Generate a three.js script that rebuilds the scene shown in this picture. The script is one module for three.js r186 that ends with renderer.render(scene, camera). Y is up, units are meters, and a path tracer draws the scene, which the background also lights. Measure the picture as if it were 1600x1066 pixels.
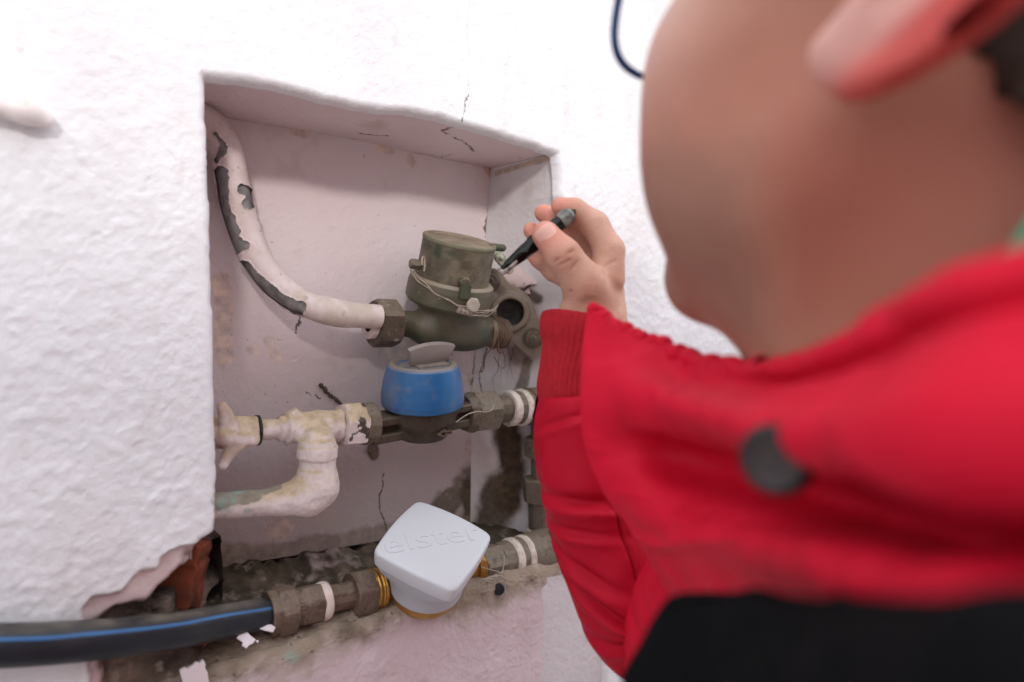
import * as THREE from 'three';
import { mergeGeometries, mergeVertices, toCreasedNormals } from 'three/addons/utils/BufferGeometryUtils.js';
import { FontLoader } from 'three/addons/loaders/FontLoader.js';
import { TextGeometry } from 'three/addons/geometries/TextGeometry.js';

// ---------------------------------------------------------------- camera, sky, sun, exposure
const scene = new THREE.Scene();
const CAM = new THREE.Vector3(0, 1.4, 0.6);
const FPX = 1101, YAW = 0.657, PITCH = 0.044, ROLL = 0.031;
const camera = new THREE.PerspectiveCamera(2 * Math.atan(533 / FPX) * 180 / Math.PI, 1600 / 1066, 0.02, 200);
const cF = new THREE.Vector3(Math.sin(YAW) * Math.cos(PITCH), -Math.sin(PITCH), -Math.cos(YAW) * Math.cos(PITCH));
const r0 = new THREE.Vector3().crossVectors(cF, new THREE.Vector3(0, 1, 0)).normalize(), u0 = new THREE.Vector3().crossVectors(r0, cF);
const cR = r0.clone().multiplyScalar(Math.cos(ROLL)).addScaledVector(u0, Math.sin(ROLL));
const cU = u0.clone().multiplyScalar(Math.cos(ROLL)).addScaledVector(r0, -Math.sin(ROLL));
camera.position.copy(CAM);
camera.setRotationFromMatrix(new THREE.Matrix4().makeBasis(cR, cU, cF.clone().negate()));
camera.focus = 0.72;
camera.userData.fStop = 2.9;
scene.add(camera);

const SUN = new THREE.Vector3(-0.52, 0.46, 1).normalize();
const sun = new THREE.DirectionalLight(0xfffaf4, 1.2);
sun.position.copy(SUN).multiplyScalar(6).add(new THREE.Vector3(0.3, 1.4, 0));
sun.target.position.set(0.3, 1.4, 0);
sun.castShadow = true;
sun.shadow.radius = 10;
sun.shadow.mapSize.set(2048, 2048);
Object.assign(sun.shadow.camera, { left: -2, right: 2, top: 2, bottom: -2, near: 0.1, far: 20 });
scene.add(sun, sun.target);
{
  const w = 128, h = 64, d = new Float32Array(w * h * 4);
  for (let j = 0; j < h; j++) for (let i = 0; i < w; i++) {
    const el = ((j + 0.5) / h - 0.5) * Math.PI, s = Math.max(0, Math.sin(el)), o = (j * w + i) * 4;
    const L = 1.52 * (0.75 + 0.55 * s);
    d[o] = L * 0.97; d[o + 1] = L * 0.99; d[o + 2] = L * 1.05; d[o + 3] = 1;
  }
  const t = new THREE.DataTexture(d, w, h, THREE.RGBAFormat, THREE.FloatType);
  t.mapping = THREE.EquirectangularReflectionMapping; t.magFilter = THREE.LinearFilter; t.needsUpdate = true;
  scene.background = t; scene.environment = t;
}
const renderer = new THREE.WebGLRenderer({ antialias: true });
renderer.toneMapping = THREE.LinearToneMapping;
renderer.toneMappingExposure = 1.24;
renderer.shadowMap.enabled = true;
renderer.setSize(1024, 682);

// ---------------------------------------------------------------- helpers
const V = (x, y, z) => new THREE.Vector3(x, y, z);
const clamp = (x, a = 0, b = 1) => Math.min(b, Math.max(a, x)), lerp = (a, b, t) => a + (b - a) * t;
const smooth = (a, b, x) => { const t = clamp((x - a) / (b - a)); return t * t * (3 - 2 * t); };
const mix3 = (a, b, t) => [lerp(a[0], b[0], t), lerp(a[1], b[1], t), lerp(a[2], b[2], t)];
function rng(seed) { let s = seed >>> 0; return () => { s = (s + 0x6D2B79F5) | 0; let t = Math.imul(s ^ (s >>> 15), 1 | s); t = (t + Math.imul(t ^ (t >>> 7), 61 | t)) ^ t; return ((t ^ (t >>> 14)) >>> 0) / 4294967296; }; }
const LAT = new Float32Array(65536); { const r = rng(7); for (let i = 0; i < 65536; i++) LAT[i] = r() * 2 - 1; }
const PERM = new Int32Array(256); { const r = rng(11); for (let i = 0; i < 256; i++) PERM[i] = Math.floor(r() * 65536); }
function noise(x, y, z = 0) {                       // value noise, -1..1
  const X = Math.floor(x), Y = Math.floor(y), Z = Math.floor(z); let a = x - X, b = y - Y, c = z - Z;
  a = a * a * (3 - 2 * a); b = b * b * (3 - 2 * b); c = c * c * (3 - 2 * c);
  const x0 = PERM[X & 255], x1 = PERM[(X + 1) & 255], y0 = PERM[Y & 255] * 3, y1 = PERM[(Y + 1) & 255] * 3, z0 = PERM[Z & 255] * 5, z1 = PERM[(Z + 1) & 255] * 5;
  const p = LAT[(x0 + y0 + z0) & 65535], q = LAT[(x1 + y0 + z0) & 65535], r = LAT[(x0 + y1 + z0) & 65535], s = LAT[(x1 + y1 + z0) & 65535];
  const e = LAT[(x0 + y0 + z1) & 65535], f = LAT[(x1 + y0 + z1) & 65535], g = LAT[(x0 + y1 + z1) & 65535], h = LAT[(x1 + y1 + z1) & 65535];
  const l0 = p + (q - p) * a, l1 = r + (s - r) * a, l2 = e + (f - e) * a, l3 = g + (h - g) * a, m0 = l0 + (l1 - l0) * b, m1 = l2 + (l3 - l2) * b;
  return m0 + (m1 - m0) * c;
}
const fbm = (x, y, z, n = 4) => { let s = 0, a = 0.5, f = 1; for (let i = 0; i < n; i++) { s += a * noise(x * f + i * 17.3, y * f - i * 9.1, z * f + i * 4.7); a *= 0.5; f *= 2.03; } return s; };
const N = (p, f, n = 4, o = 0) => fbm(p.x * f + o, p.y * f - o, p.z * f + o * 0.7, n);
const P = (px, py, d) => CAM.clone().addScaledVector(cF, d).addScaledVector(cR, d * (px - 800) / FPX).addScaledVector(cU, -d * (py - 533) / FPX);   // a point by direction and distance
const W = (px, py, z = 0) => { const d = P(px, py, 1).sub(CAM); return CAM.clone().addScaledVector(d, (z - CAM.z) / d.z); };                        // where that direction meets the plane z
const depthOf = (p) => p.clone().sub(CAM).dot(cF);
const pxOf = (p) => { const q = p.clone().sub(CAM), d = q.dot(cF); return [800 + FPX * q.dot(cR) / d, 533 - FPX * q.dot(cU) / d]; };
function frameAt(pos, lean, tilt, along = V(1, 0, 0)) {   // an upright that leans sideways and tilts towards the viewer, its x along the wall
  const v = pos.clone().sub(CAM).normalize(), R = V().crossVectors(v, cU).normalize(), U = V().crossVectors(R, v);
  const u = V().addScaledVector(R, Math.cos(tilt) * Math.sin(lean)).addScaledVector(U, Math.cos(tilt) * Math.cos(lean)).addScaledVector(v, -Math.sin(tilt)).normalize();
  const x = along.clone().addScaledVector(u, -along.dot(u)).normalize(), z = V().crossVectors(x, u);
  return new THREE.Matrix4().makeBasis(x, u, z).setPosition(pos);
}
const used = {};
const numbered = (n) => { const k = used[n] = (used[n] ?? -1) + 1; return k ? n + '_' + String(k).padStart(3, '0') : n; };
const mat = (o) => new THREE.MeshPhysicalMaterial({ roughness: 0.8, specularIntensity: 0.5, ...o });
const VC = (o = {}) => mat({ vertexColors: true, color: 0xffffff, side: THREE.DoubleSide, ...o });
function tag(o, label, category, group, kind) { o.userData = { label, category }; if (group) o.userData.group = group; if (kind) o.userData.kind = kind; return o; }
function thing(name, label, category, at = V(0, 0, 0), group) {
  const o = new THREE.Group(); o.name = numbered(name); scene.add(o);
  if (at.isMatrix4) { at.decompose(o.position, o.quaternion, o.scale); o.userData.local = true; } else o.position.copy(at);
  const local = at.isMatrix4; tag(o, label, category, group); o.isLocal = local; return o;
}
function origin(o) { const p = V(); while (o && o !== scene) { p.add(o.position); o = o.parent; } return p; }
function add(t, name, geo, m, world = !t.isLocal) {         // a mesh under a thing (geometry given in world axes unless the thing has its own)
  if (world) { const p = origin(t); if (p.lengthSq()) { geo = geo.clone(); geo.translate(-p.x, -p.y, -p.z); } }
  const o = new THREE.Mesh(geo, m); o.name = name; o.castShadow = o.receiveShadow = true; o.isLocal = t.isLocal; t.add(o); return o;
}
function paint(geo, fn) {                                 // vertex colours from position and normal
  const p = geo.attributes.position, n = geo.attributes.normal, c = new Float32Array(p.count * 3), a = V(), b = V();
  for (let i = 0; i < p.count; i++) { a.fromBufferAttribute(p, i); b.fromBufferAttribute(n, i); const k = fn(a, b); c[i * 3] = k[0]; c[i * 3 + 1] = k[1]; c[i * 3 + 2] = k[2]; }
  geo.setAttribute('color', new THREE.BufferAttribute(c, 3)); return geo;
}
function displace(geo, fn) { const p = geo.attributes.position, n = geo.attributes.normal, a = V(), b = V(); for (let i = 0; i < p.count; i++) { a.fromBufferAttribute(p, i); b.fromBufferAttribute(n, i); a.addScaledVector(b, fn(a, b)); p.setXYZ(i, a.x, a.y, a.z); } geo.computeVertexNormals(); return geo; }
function gridGeo(nu, nv, fn, keep) {                      // (nu+1) x (nv+1) points, uv 0..1
  const pos = new Float32Array((nu + 1) * (nv + 1) * 3), uv = new Float32Array((nu + 1) * (nv + 1) * 2), idx = [];
  for (let j = 0, k = 0; j <= nv; j++) for (let i = 0; i <= nu; i++, k++) { const q = fn(i / nu, j / nv, i, j); pos[k * 3] = q.x; pos[k * 3 + 1] = q.y; pos[k * 3 + 2] = q.z; uv[k * 2] = i / nu; uv[k * 2 + 1] = j / nv; }
  for (let j = 0; j < nv; j++) for (let i = 0; i < nu; i++) { const a = j * (nu + 1) + i, b = a + 1, c = a + nu + 1, d = c + 1; if (!keep || keep(a, b, d)) idx.push(a, b, d); if (!keep || keep(a, d, c)) idx.push(a, d, c); }
  const g = new THREE.BufferGeometry(); g.setAttribute('position', new THREE.BufferAttribute(pos, 3)); g.setAttribute('uv', new THREE.BufferAttribute(uv, 2)); g.setIndex(idx); g.computeVertexNormals(); return g;
}
function basis(dir) { const d = dir.clone().normalize(), a = Math.abs(d.y) > 0.9 ? V(1, 0, 0) : V(0, 1, 0), x = V().crossVectors(a, d).normalize(), y = V().crossVectors(d, x); return [x, y, d]; }
function revolve(A, B, prof, o = {}) {                    // a turned piece from A to B: prof = [[t, radius], ...], t in metres from A
  const seg = o.seg ?? 72, [x, y, d] = basis(B.clone().sub(A));
  const rows = []; for (const [t, r] of prof) rows.push([t, r]);
  const pos = [], idx = [];
  rows.forEach(([t, r], i) => { for (let k = 0; k <= seg; k++) { const th = k / seg * Math.PI * 2; let q = r; if (o.hex && r > 0) { const a = ((th + (o.turn ?? 0)) % (Math.PI / 3) + Math.PI / 3) % (Math.PI / 3) - Math.PI / 6; q = Math.min(r, o.hex / Math.cos(a)); } if (o.mod) q = o.mod(th, t, q, i); pos.push(A.x + d.x * t + (x.x * Math.cos(th) + y.x * Math.sin(th)) * q, A.y + d.y * t + (x.y * Math.cos(th) + y.y * Math.sin(th)) * q, A.z + d.z * t + (x.z * Math.cos(th) + y.z * Math.sin(th)) * q); } });
  for (let i = 0; i + 1 < rows.length; i++) for (let k = 0; k < seg; k++) { const a = i * (seg + 1) + k, b = a + 1, c = a + seg + 1, e = c + 1; idx.push(a, b, e, a, e, c); }
  const g = new THREE.BufferGeometry(); g.setAttribute('position', new THREE.Float32BufferAttribute(pos, 3)); g.setIndex(idx);
  if (o.soft) { g.computeVertexNormals(); return g; }
  const m = mergeVertices(g, 1e-6); m.computeVertexNormals(); return toCreasedNormals(m, o.crease ?? 0.6);
}
const fine = (prof, step = 0.0015) => { const o = []; for (let i = 0; i + 1 < prof.length; i++) { const [a, r] = prof[i], [b, s] = prof[i + 1], n = Math.max(1, Math.ceil(Math.hypot(b - a, s - r) / step)); for (let k = 0; k < n; k++) o.push([lerp(a, b, k / n), lerp(r, s, k / n)]); } o.push(prof[prof.length - 1]); return o; };
function nutProf(t0, t1, r, ch = 0.0025) { return [[t0, 0], [t0, r - ch], [t0 + ch * 0.7, r], [t1 - ch * 0.7, r], [t1, r - ch], [t1, 0]]; }
function axis(A, B) {                                      // a straight run of pipe, addressed by where things sit along it
  const d = B.clone().sub(A), L = d.length(); d.normalize();
  const at = (t) => A.clone().addScaledVector(d, t);
  const t = (px) => { let a = -0.3, b = L + 0.4; for (let k = 0; k < 50; k++) { const m = (a + b) / 2; if (pxOf(at(m))[0] < px) a = m; else b = m; } return (a + b) / 2; };
  return { A, B, d, L, at, t, x: (px) => at(t(px)), r: (px, rp) => rp * depthOf(at(t(px))) / FPX };
}
function tube(pts, rad, n = 80, seg = 12, o = {}) {        // a swept tube with a radius that may vary
  const c = new THREE.CatmullRomCurve3(pts, false, 'centripetal'), fr = c.computeFrenetFrames(n, false), R = typeof rad === 'function' ? rad : () => rad;
  const q = []; for (let i = 0; i <= n; i++) q.push(c.getPointAt(i / n));
  const g = gridGeo(seg, n, (u, v, i, j) => { const th = u * Math.PI * 2, r = R(v, th), p = q[j]; return p.clone().addScaledVector(fr.normals[j], Math.cos(th) * r).addScaledVector(fr.binormals[j], Math.sin(th) * r); }, o.keep);
  return g;
}
function capTube(pts, r, n, seg) { return tube(pts, (v) => r * Math.sqrt(clamp(1 - Math.pow(Math.max(0, Math.abs(v - 0.5) * 2 - 0.94) / 0.06, 2), 0.0004, 1)), n, seg); }
function weld(g) { const m = mergeVertices(new THREE.BufferGeometry().setAttribute('position', g.attributes.position).setIndex(g.index), 1e-6); m.computeVertexNormals(); return m; }
// signed distances and a surface-nets mesher
const smin = (a, b, k) => { const h = Math.max(k - Math.abs(a - b), 0) / k; return Math.min(a, b) - h * h * k * 0.25; };
const smax = (a, b, k) => -smin(-a, -b, k);
function cap(p, a, b, ra, rb) { const ax = b.x - a.x, ay = b.y - a.y, az = b.z - a.z, px = p.x - a.x, py = p.y - a.y, pz = p.z - a.z; const h = clamp((px * ax + py * ay + pz * az) / (ax * ax + ay * ay + az * az || 1e-9)); return Math.hypot(px - ax * h, py - ay * h, pz - az * h) - lerp(ra, rb, h); }
const ell = (p, c, r) => { const x = (p.x - c.x) / r.x, y = (p.y - c.y) / r.y, z = (p.z - c.z) / r.z, k = Math.hypot(x, y, z); return (k - 1) * k / (Math.hypot(x / r.x, y / r.y, z / r.z) || 1e-9); };
function net(sdf, lo, hi, h) {
  const nx = Math.ceil((hi.x - lo.x) / h) + 1, ny = Math.ceil((hi.y - lo.y) / h) + 1, nz = Math.ceil((hi.z - lo.z) / h) + 1, f = new Float32Array(nx * ny * nz), p = V();
  // coarse pass: skip blocks that lie far from the surface
  const S = 4; f.fill(1);
  for (let K = 0; K < nz; K += S) for (let J = 0; J < ny; J += S) for (let I = 0; I < nx; I += S) {
    p.set(lo.x + (I + S / 2) * h, lo.y + (J + S / 2) * h, lo.z + (K + S / 2) * h); const c = sdf(p), far = Math.abs(c) > h * S * 2.2;
    for (let k = K; k < Math.min(K + S, nz); k++) for (let j = J; j < Math.min(J + S, ny); j++) for (let i = I; i < Math.min(I + S, nx); i++) { if (far) f[(k * ny + j) * nx + i] = c; else { p.set(lo.x + i * h, lo.y + j * h, lo.z + k * h); f[(k * ny + j) * nx + i] = sdf(p); } }
  }
  const id = new Int32Array(nx * ny * nz).fill(-1), pos = [], idx = [], at = (i, j, k) => (k * ny + j) * nx + i;
  const E = [[0, 1], [2, 3], [4, 5], [6, 7], [0, 2], [1, 3], [4, 6], [5, 7], [0, 4], [1, 5], [2, 6], [3, 7]];
  for (let k = 0; k < nz - 1; k++) for (let j = 0; j < ny - 1; j++) for (let i = 0; i < nx - 1; i++) {
    const v = []; let m = 0; for (let c = 0; c < 8; c++) { const q = f[at(i + (c & 1), j + ((c >> 1) & 1), k + (c >> 2))]; v.push(q); if (q < 0) m++; }
    if (m === 0 || m === 8) continue;
    let x = 0, y = 0, z = 0, n = 0;
    for (const [a, b] of E) if ((v[a] < 0) !== (v[b] < 0)) { const t = v[a] / (v[a] - v[b]); x += (a & 1) + ((b & 1) - (a & 1)) * t; y += ((a >> 1) & 1) + (((b >> 1) & 1) - ((a >> 1) & 1)) * t; z += (a >> 2) + ((b >> 2) - (a >> 2)) * t; n++; }
    id[at(i, j, k)] = pos.length / 3; pos.push(lo.x + (i + x / n) * h, lo.y + (j + y / n) * h, lo.z + (k + z / n) * h);
  }
  const quad = (a, b, c, d, flip) => { if (a < 0 || b < 0 || c < 0 || d < 0) return; flip ? idx.push(a, c, b, a, d, c) : idx.push(a, b, c, a, c, d); };
  for (let k = 1; k < nz - 1; k++) for (let j = 1; j < ny - 1; j++) for (let i = 1; i < nx - 1; i++) {
    const s = f[at(i, j, k)] < 0;
    if (s !== (f[at(i + 1, j, k)] < 0)) quad(id[at(i, j - 1, k - 1)], id[at(i, j, k - 1)], id[at(i, j, k)], id[at(i, j - 1, k)], !s);
    if (s !== (f[at(i, j + 1, k)] < 0)) quad(id[at(i - 1, j, k - 1)], id[at(i - 1, j, k)], id[at(i, j, k)], id[at(i, j, k - 1)], !s);
    if (s !== (f[at(i, j, k + 1)] < 0)) quad(id[at(i - 1, j - 1, k)], id[at(i, j - 1, k)], id[at(i, j, k)], id[at(i - 1, j, k)], !s);
  }
  const g = new THREE.BufferGeometry(); g.setAttribute('position', new THREE.Float32BufferAttribute(pos, 3)); g.setIndex(idx); g.computeVertexNormals();
  return g;
}
const netIn = (sdf, pts, pad, h) => { const b = new THREE.Box3().setFromPoints(pts).expandByScalar(pad); return net(sdf, b.min, b.max, h); };
// textures
const S8 = new Uint8Array(4097); for (let i = 0; i <= 4096; i++) { const v = i / 4096; S8[i] = Math.round(255 * (v <= 0.0031308 ? 12.92 * v : 1.055 * Math.pow(v, 1 / 2.4) - 0.055)); }
const s8 = (v) => S8[Math.round(clamp(v) * 4096)];
function texture(w, h, fn, srgb = true, repeat = false) {
  const d = new Uint8Array(w * h * 4);
  for (let j = 0, o = 0; j < h; j++) for (let i = 0; i < w; i++, o += 4) { const c = fn((i + 0.5) / w, (j + 0.5) / h); if (srgb) { d[o] = s8(c[0]); d[o + 1] = s8(c[1]); d[o + 2] = s8(c[2]); } else d[o] = d[o + 1] = d[o + 2] = Math.round(255 * clamp(c)); d[o + 3] = 255; }
  const t = new THREE.DataTexture(d, w, h); if (srgb) t.colorSpace = THREE.SRGBColorSpace; t.magFilter = THREE.LinearFilter; t.minFilter = THREE.LinearMipmapLinearFilter; t.generateMipmaps = true;
  if (repeat) t.wrapS = t.wrapT = THREE.RepeatWrapping; t.needsUpdate = true; return t;
}
function tileNoise(n, o = 0) { const r = rng(91 + n + o), g = new Float32Array(n * n); for (let i = 0; i < n * n; i++) g[i] = r() * 2 - 1; return (u, v) => { const x = u * n, y = v * n, X = Math.floor(x), Y = Math.floor(y); let a = x - X, b = y - Y; a = a * a * (3 - 2 * a); b = b * b * (3 - 2 * b); const q = (i, j) => g[((Y + j) % n) * n + (X + i) % n]; return lerp(lerp(q(0, 0), q(1, 0), a), lerp(q(0, 1), q(1, 1), a), b); }; }
function polyDist(p, pts) { let m = 1e9; for (let i = 0; i + 1 < pts.length; i++) { const a = pts[i], b = pts[i + 1]; const d = cap(p, a, b, 0, 0); if (d < m) m = d; } return m; }
function line(pts, width, pad = 0.02) {                    // a crack: jittered, of uneven width
  const r = rng(Math.floor(Math.abs(pts[0].x * 1e4 + pts[0].y * 3e4)) + pts.length), q = [], m = 6; let wob = V();
  for (let i = 0; i + 1 < pts.length; i++) { const L = pts[i].distanceTo(pts[i + 1]); for (let k = 0; k < m; k++) { wob = V(r() - 0.5, r() - 0.5, (r() - 0.5) * 0.5).multiplyScalar(Math.min(0.0028, L * 0.3)); q.push(pts[i].clone().lerp(pts[i + 1], k / m).add(k || i ? wob : V())); } }
  q.push(pts[pts.length - 1]); const box = new THREE.Box3().setFromPoints(q).expandByScalar(pad);
  return (p) => { if (!box.containsPoint(p)) return 99; const d = polyDist(p, q); return d > 0.006 ? 99 : d / (width * (0.62 + 0.75 * (0.5 + 0.5 * noise(p.x * 130, p.y * 130, p.z * 130)))); };
}
// ---------------------------------------------------------------- the wall and its recess
const pxl = (arr, z = 0) => arr.map(([a, b]) => W(a, b, z));
const PINK = [0.738, 0.73, 0.748], PINK_IN = [0.69, 0.565, 0.57], MORTAR = [0.29, 0.225, 0.17], MOSS = [0.062, 0.047, 0.031], UNDER = [0.55, 0.40, 0.40];
const open1 = pxl([[318, 116], [380, 122], [450, 136], [525, 157], [600, 170], [637, 172], [690, 182], [720, 191], [780, 208], [830, 223], [872, 240], [875, 262], [878, 305], [888, 350], [905, 420], [922, 520], [938, 700], [946, 960], [948, 1100], [950, 1300], [150, 1300], [152, 1180], [160, 1100], [158, 1054], [152, 1020], [140, 992], [142, 975], [158, 965], [181, 951], [211, 940], [229, 938], [248, 919], [270, 902], [289, 887], [292, 873], [317, 845], [332, 839], [340, 828], [338, 780], [336, 740], [333, 640], [331, 540], [328, 440], [325, 340], [322, 240], [319, 160]]);
const open2 = pxl([[300, 116], [300, 60], [900, 60], [900, 1300], [130, 1300], [140, 1060], [128, 1000], [130, 968], [125, 954], [144, 933], [169, 932], [190, 927], [208, 900], [220, 893], [245, 893], [251, 886], [253, 874], [266, 863], [287, 857], [308, 855], [328, 840], [339, 834], [338, 780], [336, 740], [333, 640], [331, 540], [328, 440], [325, 340], [322, 240], [319, 160], [318, 116]]);
function polySdf(poly, x, y) {                            // negative inside
  let d = 1e9, s = 1; for (let i = 0, j = poly.length - 1; i < poly.length; j = i++) {
    const a = poly[i], b = poly[j], ex = b.x - a.x, ey = b.y - a.y, wx = x - a.x, wy = y - a.y, h = clamp((wx * ex + wy * ey) / (ex * ex + ey * ey)), q = Math.hypot(wx - ex * h, wy - ey * h);
    if (q < d) d = q; const c1 = y >= a.y, c2 = y < b.y, c3 = ex * wy > ey * wx; if ((c1 && c2 && c3) || (!c1 && !c2 && !c3)) s = -s;
  } return d * s;
}
const ragged = (x, y) => 0.0004 * noise(x * 260, y * 260, 3) + 0.0012 * noise(x * 90, y * 90, 7);
const brokenAt = (x, y) => smooth(1.262, 1.225, y + 0 * x) * smooth(0.235, 0.19, x);         // where the plaster has come away at the lower left
const s1 = (x, y) => polySdf(open1, x, y) + ragged(x, y) * (0.6 + 1.6 * brokenAt(x, y));
const s2 = (x, y) => polySdf(open2, x, y) + ragged(x + 3, y) * 1.2;
function lumps(x, y, z, rough = 1) {                      // hand-thrown stucco, in metres
  const X = 0.8 * x - 0.6 * y + 0.0016 * noise(x * 70, y * 70, z + 5), Y = 0.6 * x + 0.8 * y + 0.0016 * noise(x * 70 + 9, y * 70, z + 1), X2 = 0.96 * x + 0.28 * y, Y2 = -0.28 * x + 0.96 * y;
  const a = noise(X * 150, Y * 150, z * 150), a2 = noise(X2 * 118 + 31, Y2 * 118, z * 118), b = noise(X2 * 270 + 9, Y2 * 270, z * 270), c = noise(X * 480, Y * 480 + 4, z * 480), lo = noise(x * 24, y * 24, z * 24 + 2);
  return 0.72 * rough * (0.0009 * smooth(-0.25, 0.75, a) * (0.65 + 0.35 * lo) + 0.0007 * smooth(-0.1, 0.8, a2) + 0.00040 * b + 0.00018 * c) + 0.0012 * noise(x * 9, y * 9, z * 9) + 0.0005 * lo;
}
const crackA = line([[733, -20], [731, 60], [733, 100], [732, 150], [728, 158], [724, 176], [722, 190]].map(([a, b]) => W(a, b, 0)), 0.0006);
const wall = new THREE.Group(); wall.name = 'wall'; scene.add(wall);
wall.userData = { label: 'pale pink roughcast plaster wall with a recess for the water pipes', category: 'wall', kind: 'structure' };
const TN = [tileNoise(24), tileNoise(53), tileNoise(101), tileNoise(190)], fineBump = texture(512, 512, (u, v) => 0.5 + 0.26 * TN[0](u, v) + 0.2 * TN[1](u, v) + 0.16 * TN[2](u, v) + 0.12 * TN[3](u, v), false, true);
const FX0 = -0.16, FX1 = 0.94, FY0 = 0.86, FY1 = 1.88;
{
  const nu = 690, nv = 640, EDGE = -0.003, cell = V();
  const dist = new Float32Array((nu + 1) * (nv + 1));
  const height = (x, y, s, e2) => {
    const br = brokenAt(x, y), edge = smooth(FX0, FX0 + 0.05, x) * smooth(FX1, FX1 - 0.05, x) * smooth(FY0, FY0 + 0.05, y) * smooth(FY1, FY1 - 0.05, y);
    const rough = lerp(0.5, 0.95, smooth(1.62, 1.45, y)) * lerp(0.45, 1, smooth(0, 0.018, s));
    let z = lumps(x, y, 0, rough) * edge;
    const r = 0.0045; if (s < r) { const t = clamp((r - s) / (r - EDGE)); z -= lerp(0.010, 0.008, br) * (1 - Math.sqrt(Math.max(0, 1 - t * t))) + 0.002 * t * t; }
    if (br > 0.01) z -= br * 0.0045 * smooth(0.0012, -0.0012, e2);
    return z;
  };
  const g = gridGeo(nu, nv, (u, v, i, j) => {
    let x = lerp(FX0, FX1, u), y = lerp(FY0, FY1, v), s = s1(x, y); dist[j * (nu + 1) + i] = s;
    if (s < EDGE && s > EDGE - 0.006) { for (let k = 0; k < 2; k++) { const e = 0.0008, gx = s1(x + e, y) - s1(x - e, y), gy = s1(x, y + e) - s1(x, y - e), L = Math.hypot(gx, gy) || 1; const q = clamp(EDGE - s1(x, y), -0.004, 0.006); x += gx / L * q; y += gy / L * q; } s = EDGE; }
    return V(x, y, height(x, y, s, brokenAt(x, y) > 0.01 ? s2(x, y) : 1));
  }, (a, b, c) => Math.max(dist[a], dist[b], dist[c]) > EDGE);
  const bump = fineBump.clone(); bump.repeat.set(9, 9); bump.needsUpdate = true;
  const map = texture(1344, 1344, (u, v) => {
    const x = lerp(FX0, FX1, u), y = lerp(FY0, FY1, v); cell.set(x, y, 0);
    let c = mix3(PINK, [0.77, 0.766, 0.78], 0.5 + 0.9 * fbm(x * 14, y * 14, 2, 3));
    const k = crackA(cell); if (k < 3) c = mix3(c, [0.16, 0.12, 0.11], smooth(1.6, 0.5, k + 0.7 * noise(x * 500, y * 500)) * (y > 1.615 ? 0.14 : 0.85));
    c = mix3(c, [0.60, 0.545, 0.53], 0.28 * smooth(0.15, 0.6, fbm(x * 11 + 3, y * 6, 4, 4)) + 0.25 * smooth(0.3, 0.6, fbm(x * 70, y * 26, 9, 3)));
    const br = brokenAt(x, y);
    if (br > 0.01) {
      const e2 = polySdf(open2, x, y) + ragged(x + 3, y) * 1.2;
      c = mix3(c, mix3(UNDER, [0.62, 0.50, 0.48], 0.5 + fbm(x * 120, y * 120, 1, 3)), br * smooth(0.001, -0.001, e2));
      const e1 = s1(x, y); c = mix3(c, [0.20, 0.14, 0.115], br * smooth(0.003, -0.003, e1 + 0.002 * noise(x * 300, y * 300)) * 0.9);
    }
    if (x < 0.5 && y < 1.14) c = mix3(c, [0.62, 0.53, 0.50], 0.5 * smooth(0.04, 0.005, Math.abs(y - 1.128 + 0.0 * x)) * smooth(0.07, 0.12, x) * (0.5 + 0.5 * noise(x * 150, y * 150)));
    return c;
  });
  const o = add(wall, 'front_plaster', g, mat({ map, bumpMap: bump, bumpScale: 0.0004, roughness: 0.82, side: THREE.DoubleSide })); o.receiveShadow = true;
  // the rest of the wall, coarse, butted against the modelled piece
  const rest = [[-4, 0, FX0, 5], [FX1, 0, 6, 5], [FX0, 0, FX1, FY0], [FX0, FY1, FX1, 5]].map(([a, b, c, d]) => new THREE.PlaneGeometry(c - a, d - b).translate((a + c) / 2, (b + d) / 2, 0));
  add(wall, 'outer_plaster', mergeGeometries(rest), mat({ color: new THREE.Color().setRGB(...PINK), roughness: 0.85, bumpMap: bump, bumpScale: 0.001 }));
  add(wall, 'wall_back', new THREE.BoxGeometry(10, 5, 0.3).translate(1, 2.5, -0.45), mat({ color: 0x8c7a72, roughness: 0.95 }));
}
// curves of the recess
const pathFn = (pts, key) => (t) => { if (t <= pts[0][key]) return pts[0]; for (let i = 0; i + 1 < pts.length; i++) if (t <= pts[i + 1][key]) return pts[i].clone().lerp(pts[i + 1], (t - pts[i][key]) / (pts[i + 1][key] - pts[i][key])); return pts[pts.length - 1]; };
const ZB = -0.1305, ZF = -0.008;
const backTop = pathFn(pxl([[250, 160], [330, 180], [469, 203], [585, 224], [649, 240], [767, 263]], ZB), 'x');
const backBot = pathFn(pxl([[250, 905], [345, 887], [460, 868], [590, 846], [735, 820]], ZB), 'x');
const backRightX = (y) => pathFn(pxl([[735, 830], [737, 614], [744, 546], [750, 460], [758, 380], [763, 310], [767, 263]], ZB), 'y')(y).x;
const frontRight = pathFn(pxl([[950, 1300], [948, 1100], [946, 960], [938, 700], [922, 520], [905, 420], [888, 350], [878, 305], [875, 262], [872, 240]], 0), 'y');
const frontTop = pathFn(pxl([[318, 116], [380, 122], [450, 136], [525, 157], [600, 170], [637, 172], [690, 182], [720, 191], [780, 208], [830, 223], [872, 240]], 0), 'x');
const XL = 0.128;
const yBack = (x) => [backBot(x).y, backTop(x).y];
const backP = (u, v) => { const yt = 1.58, y0 = lerp(1.13, yt, v), xr = backRightX(y0), x = lerp(XL, xr, u), [a, b] = yBack(x); return V(x, lerp(a, b, v), ZB); };
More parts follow.
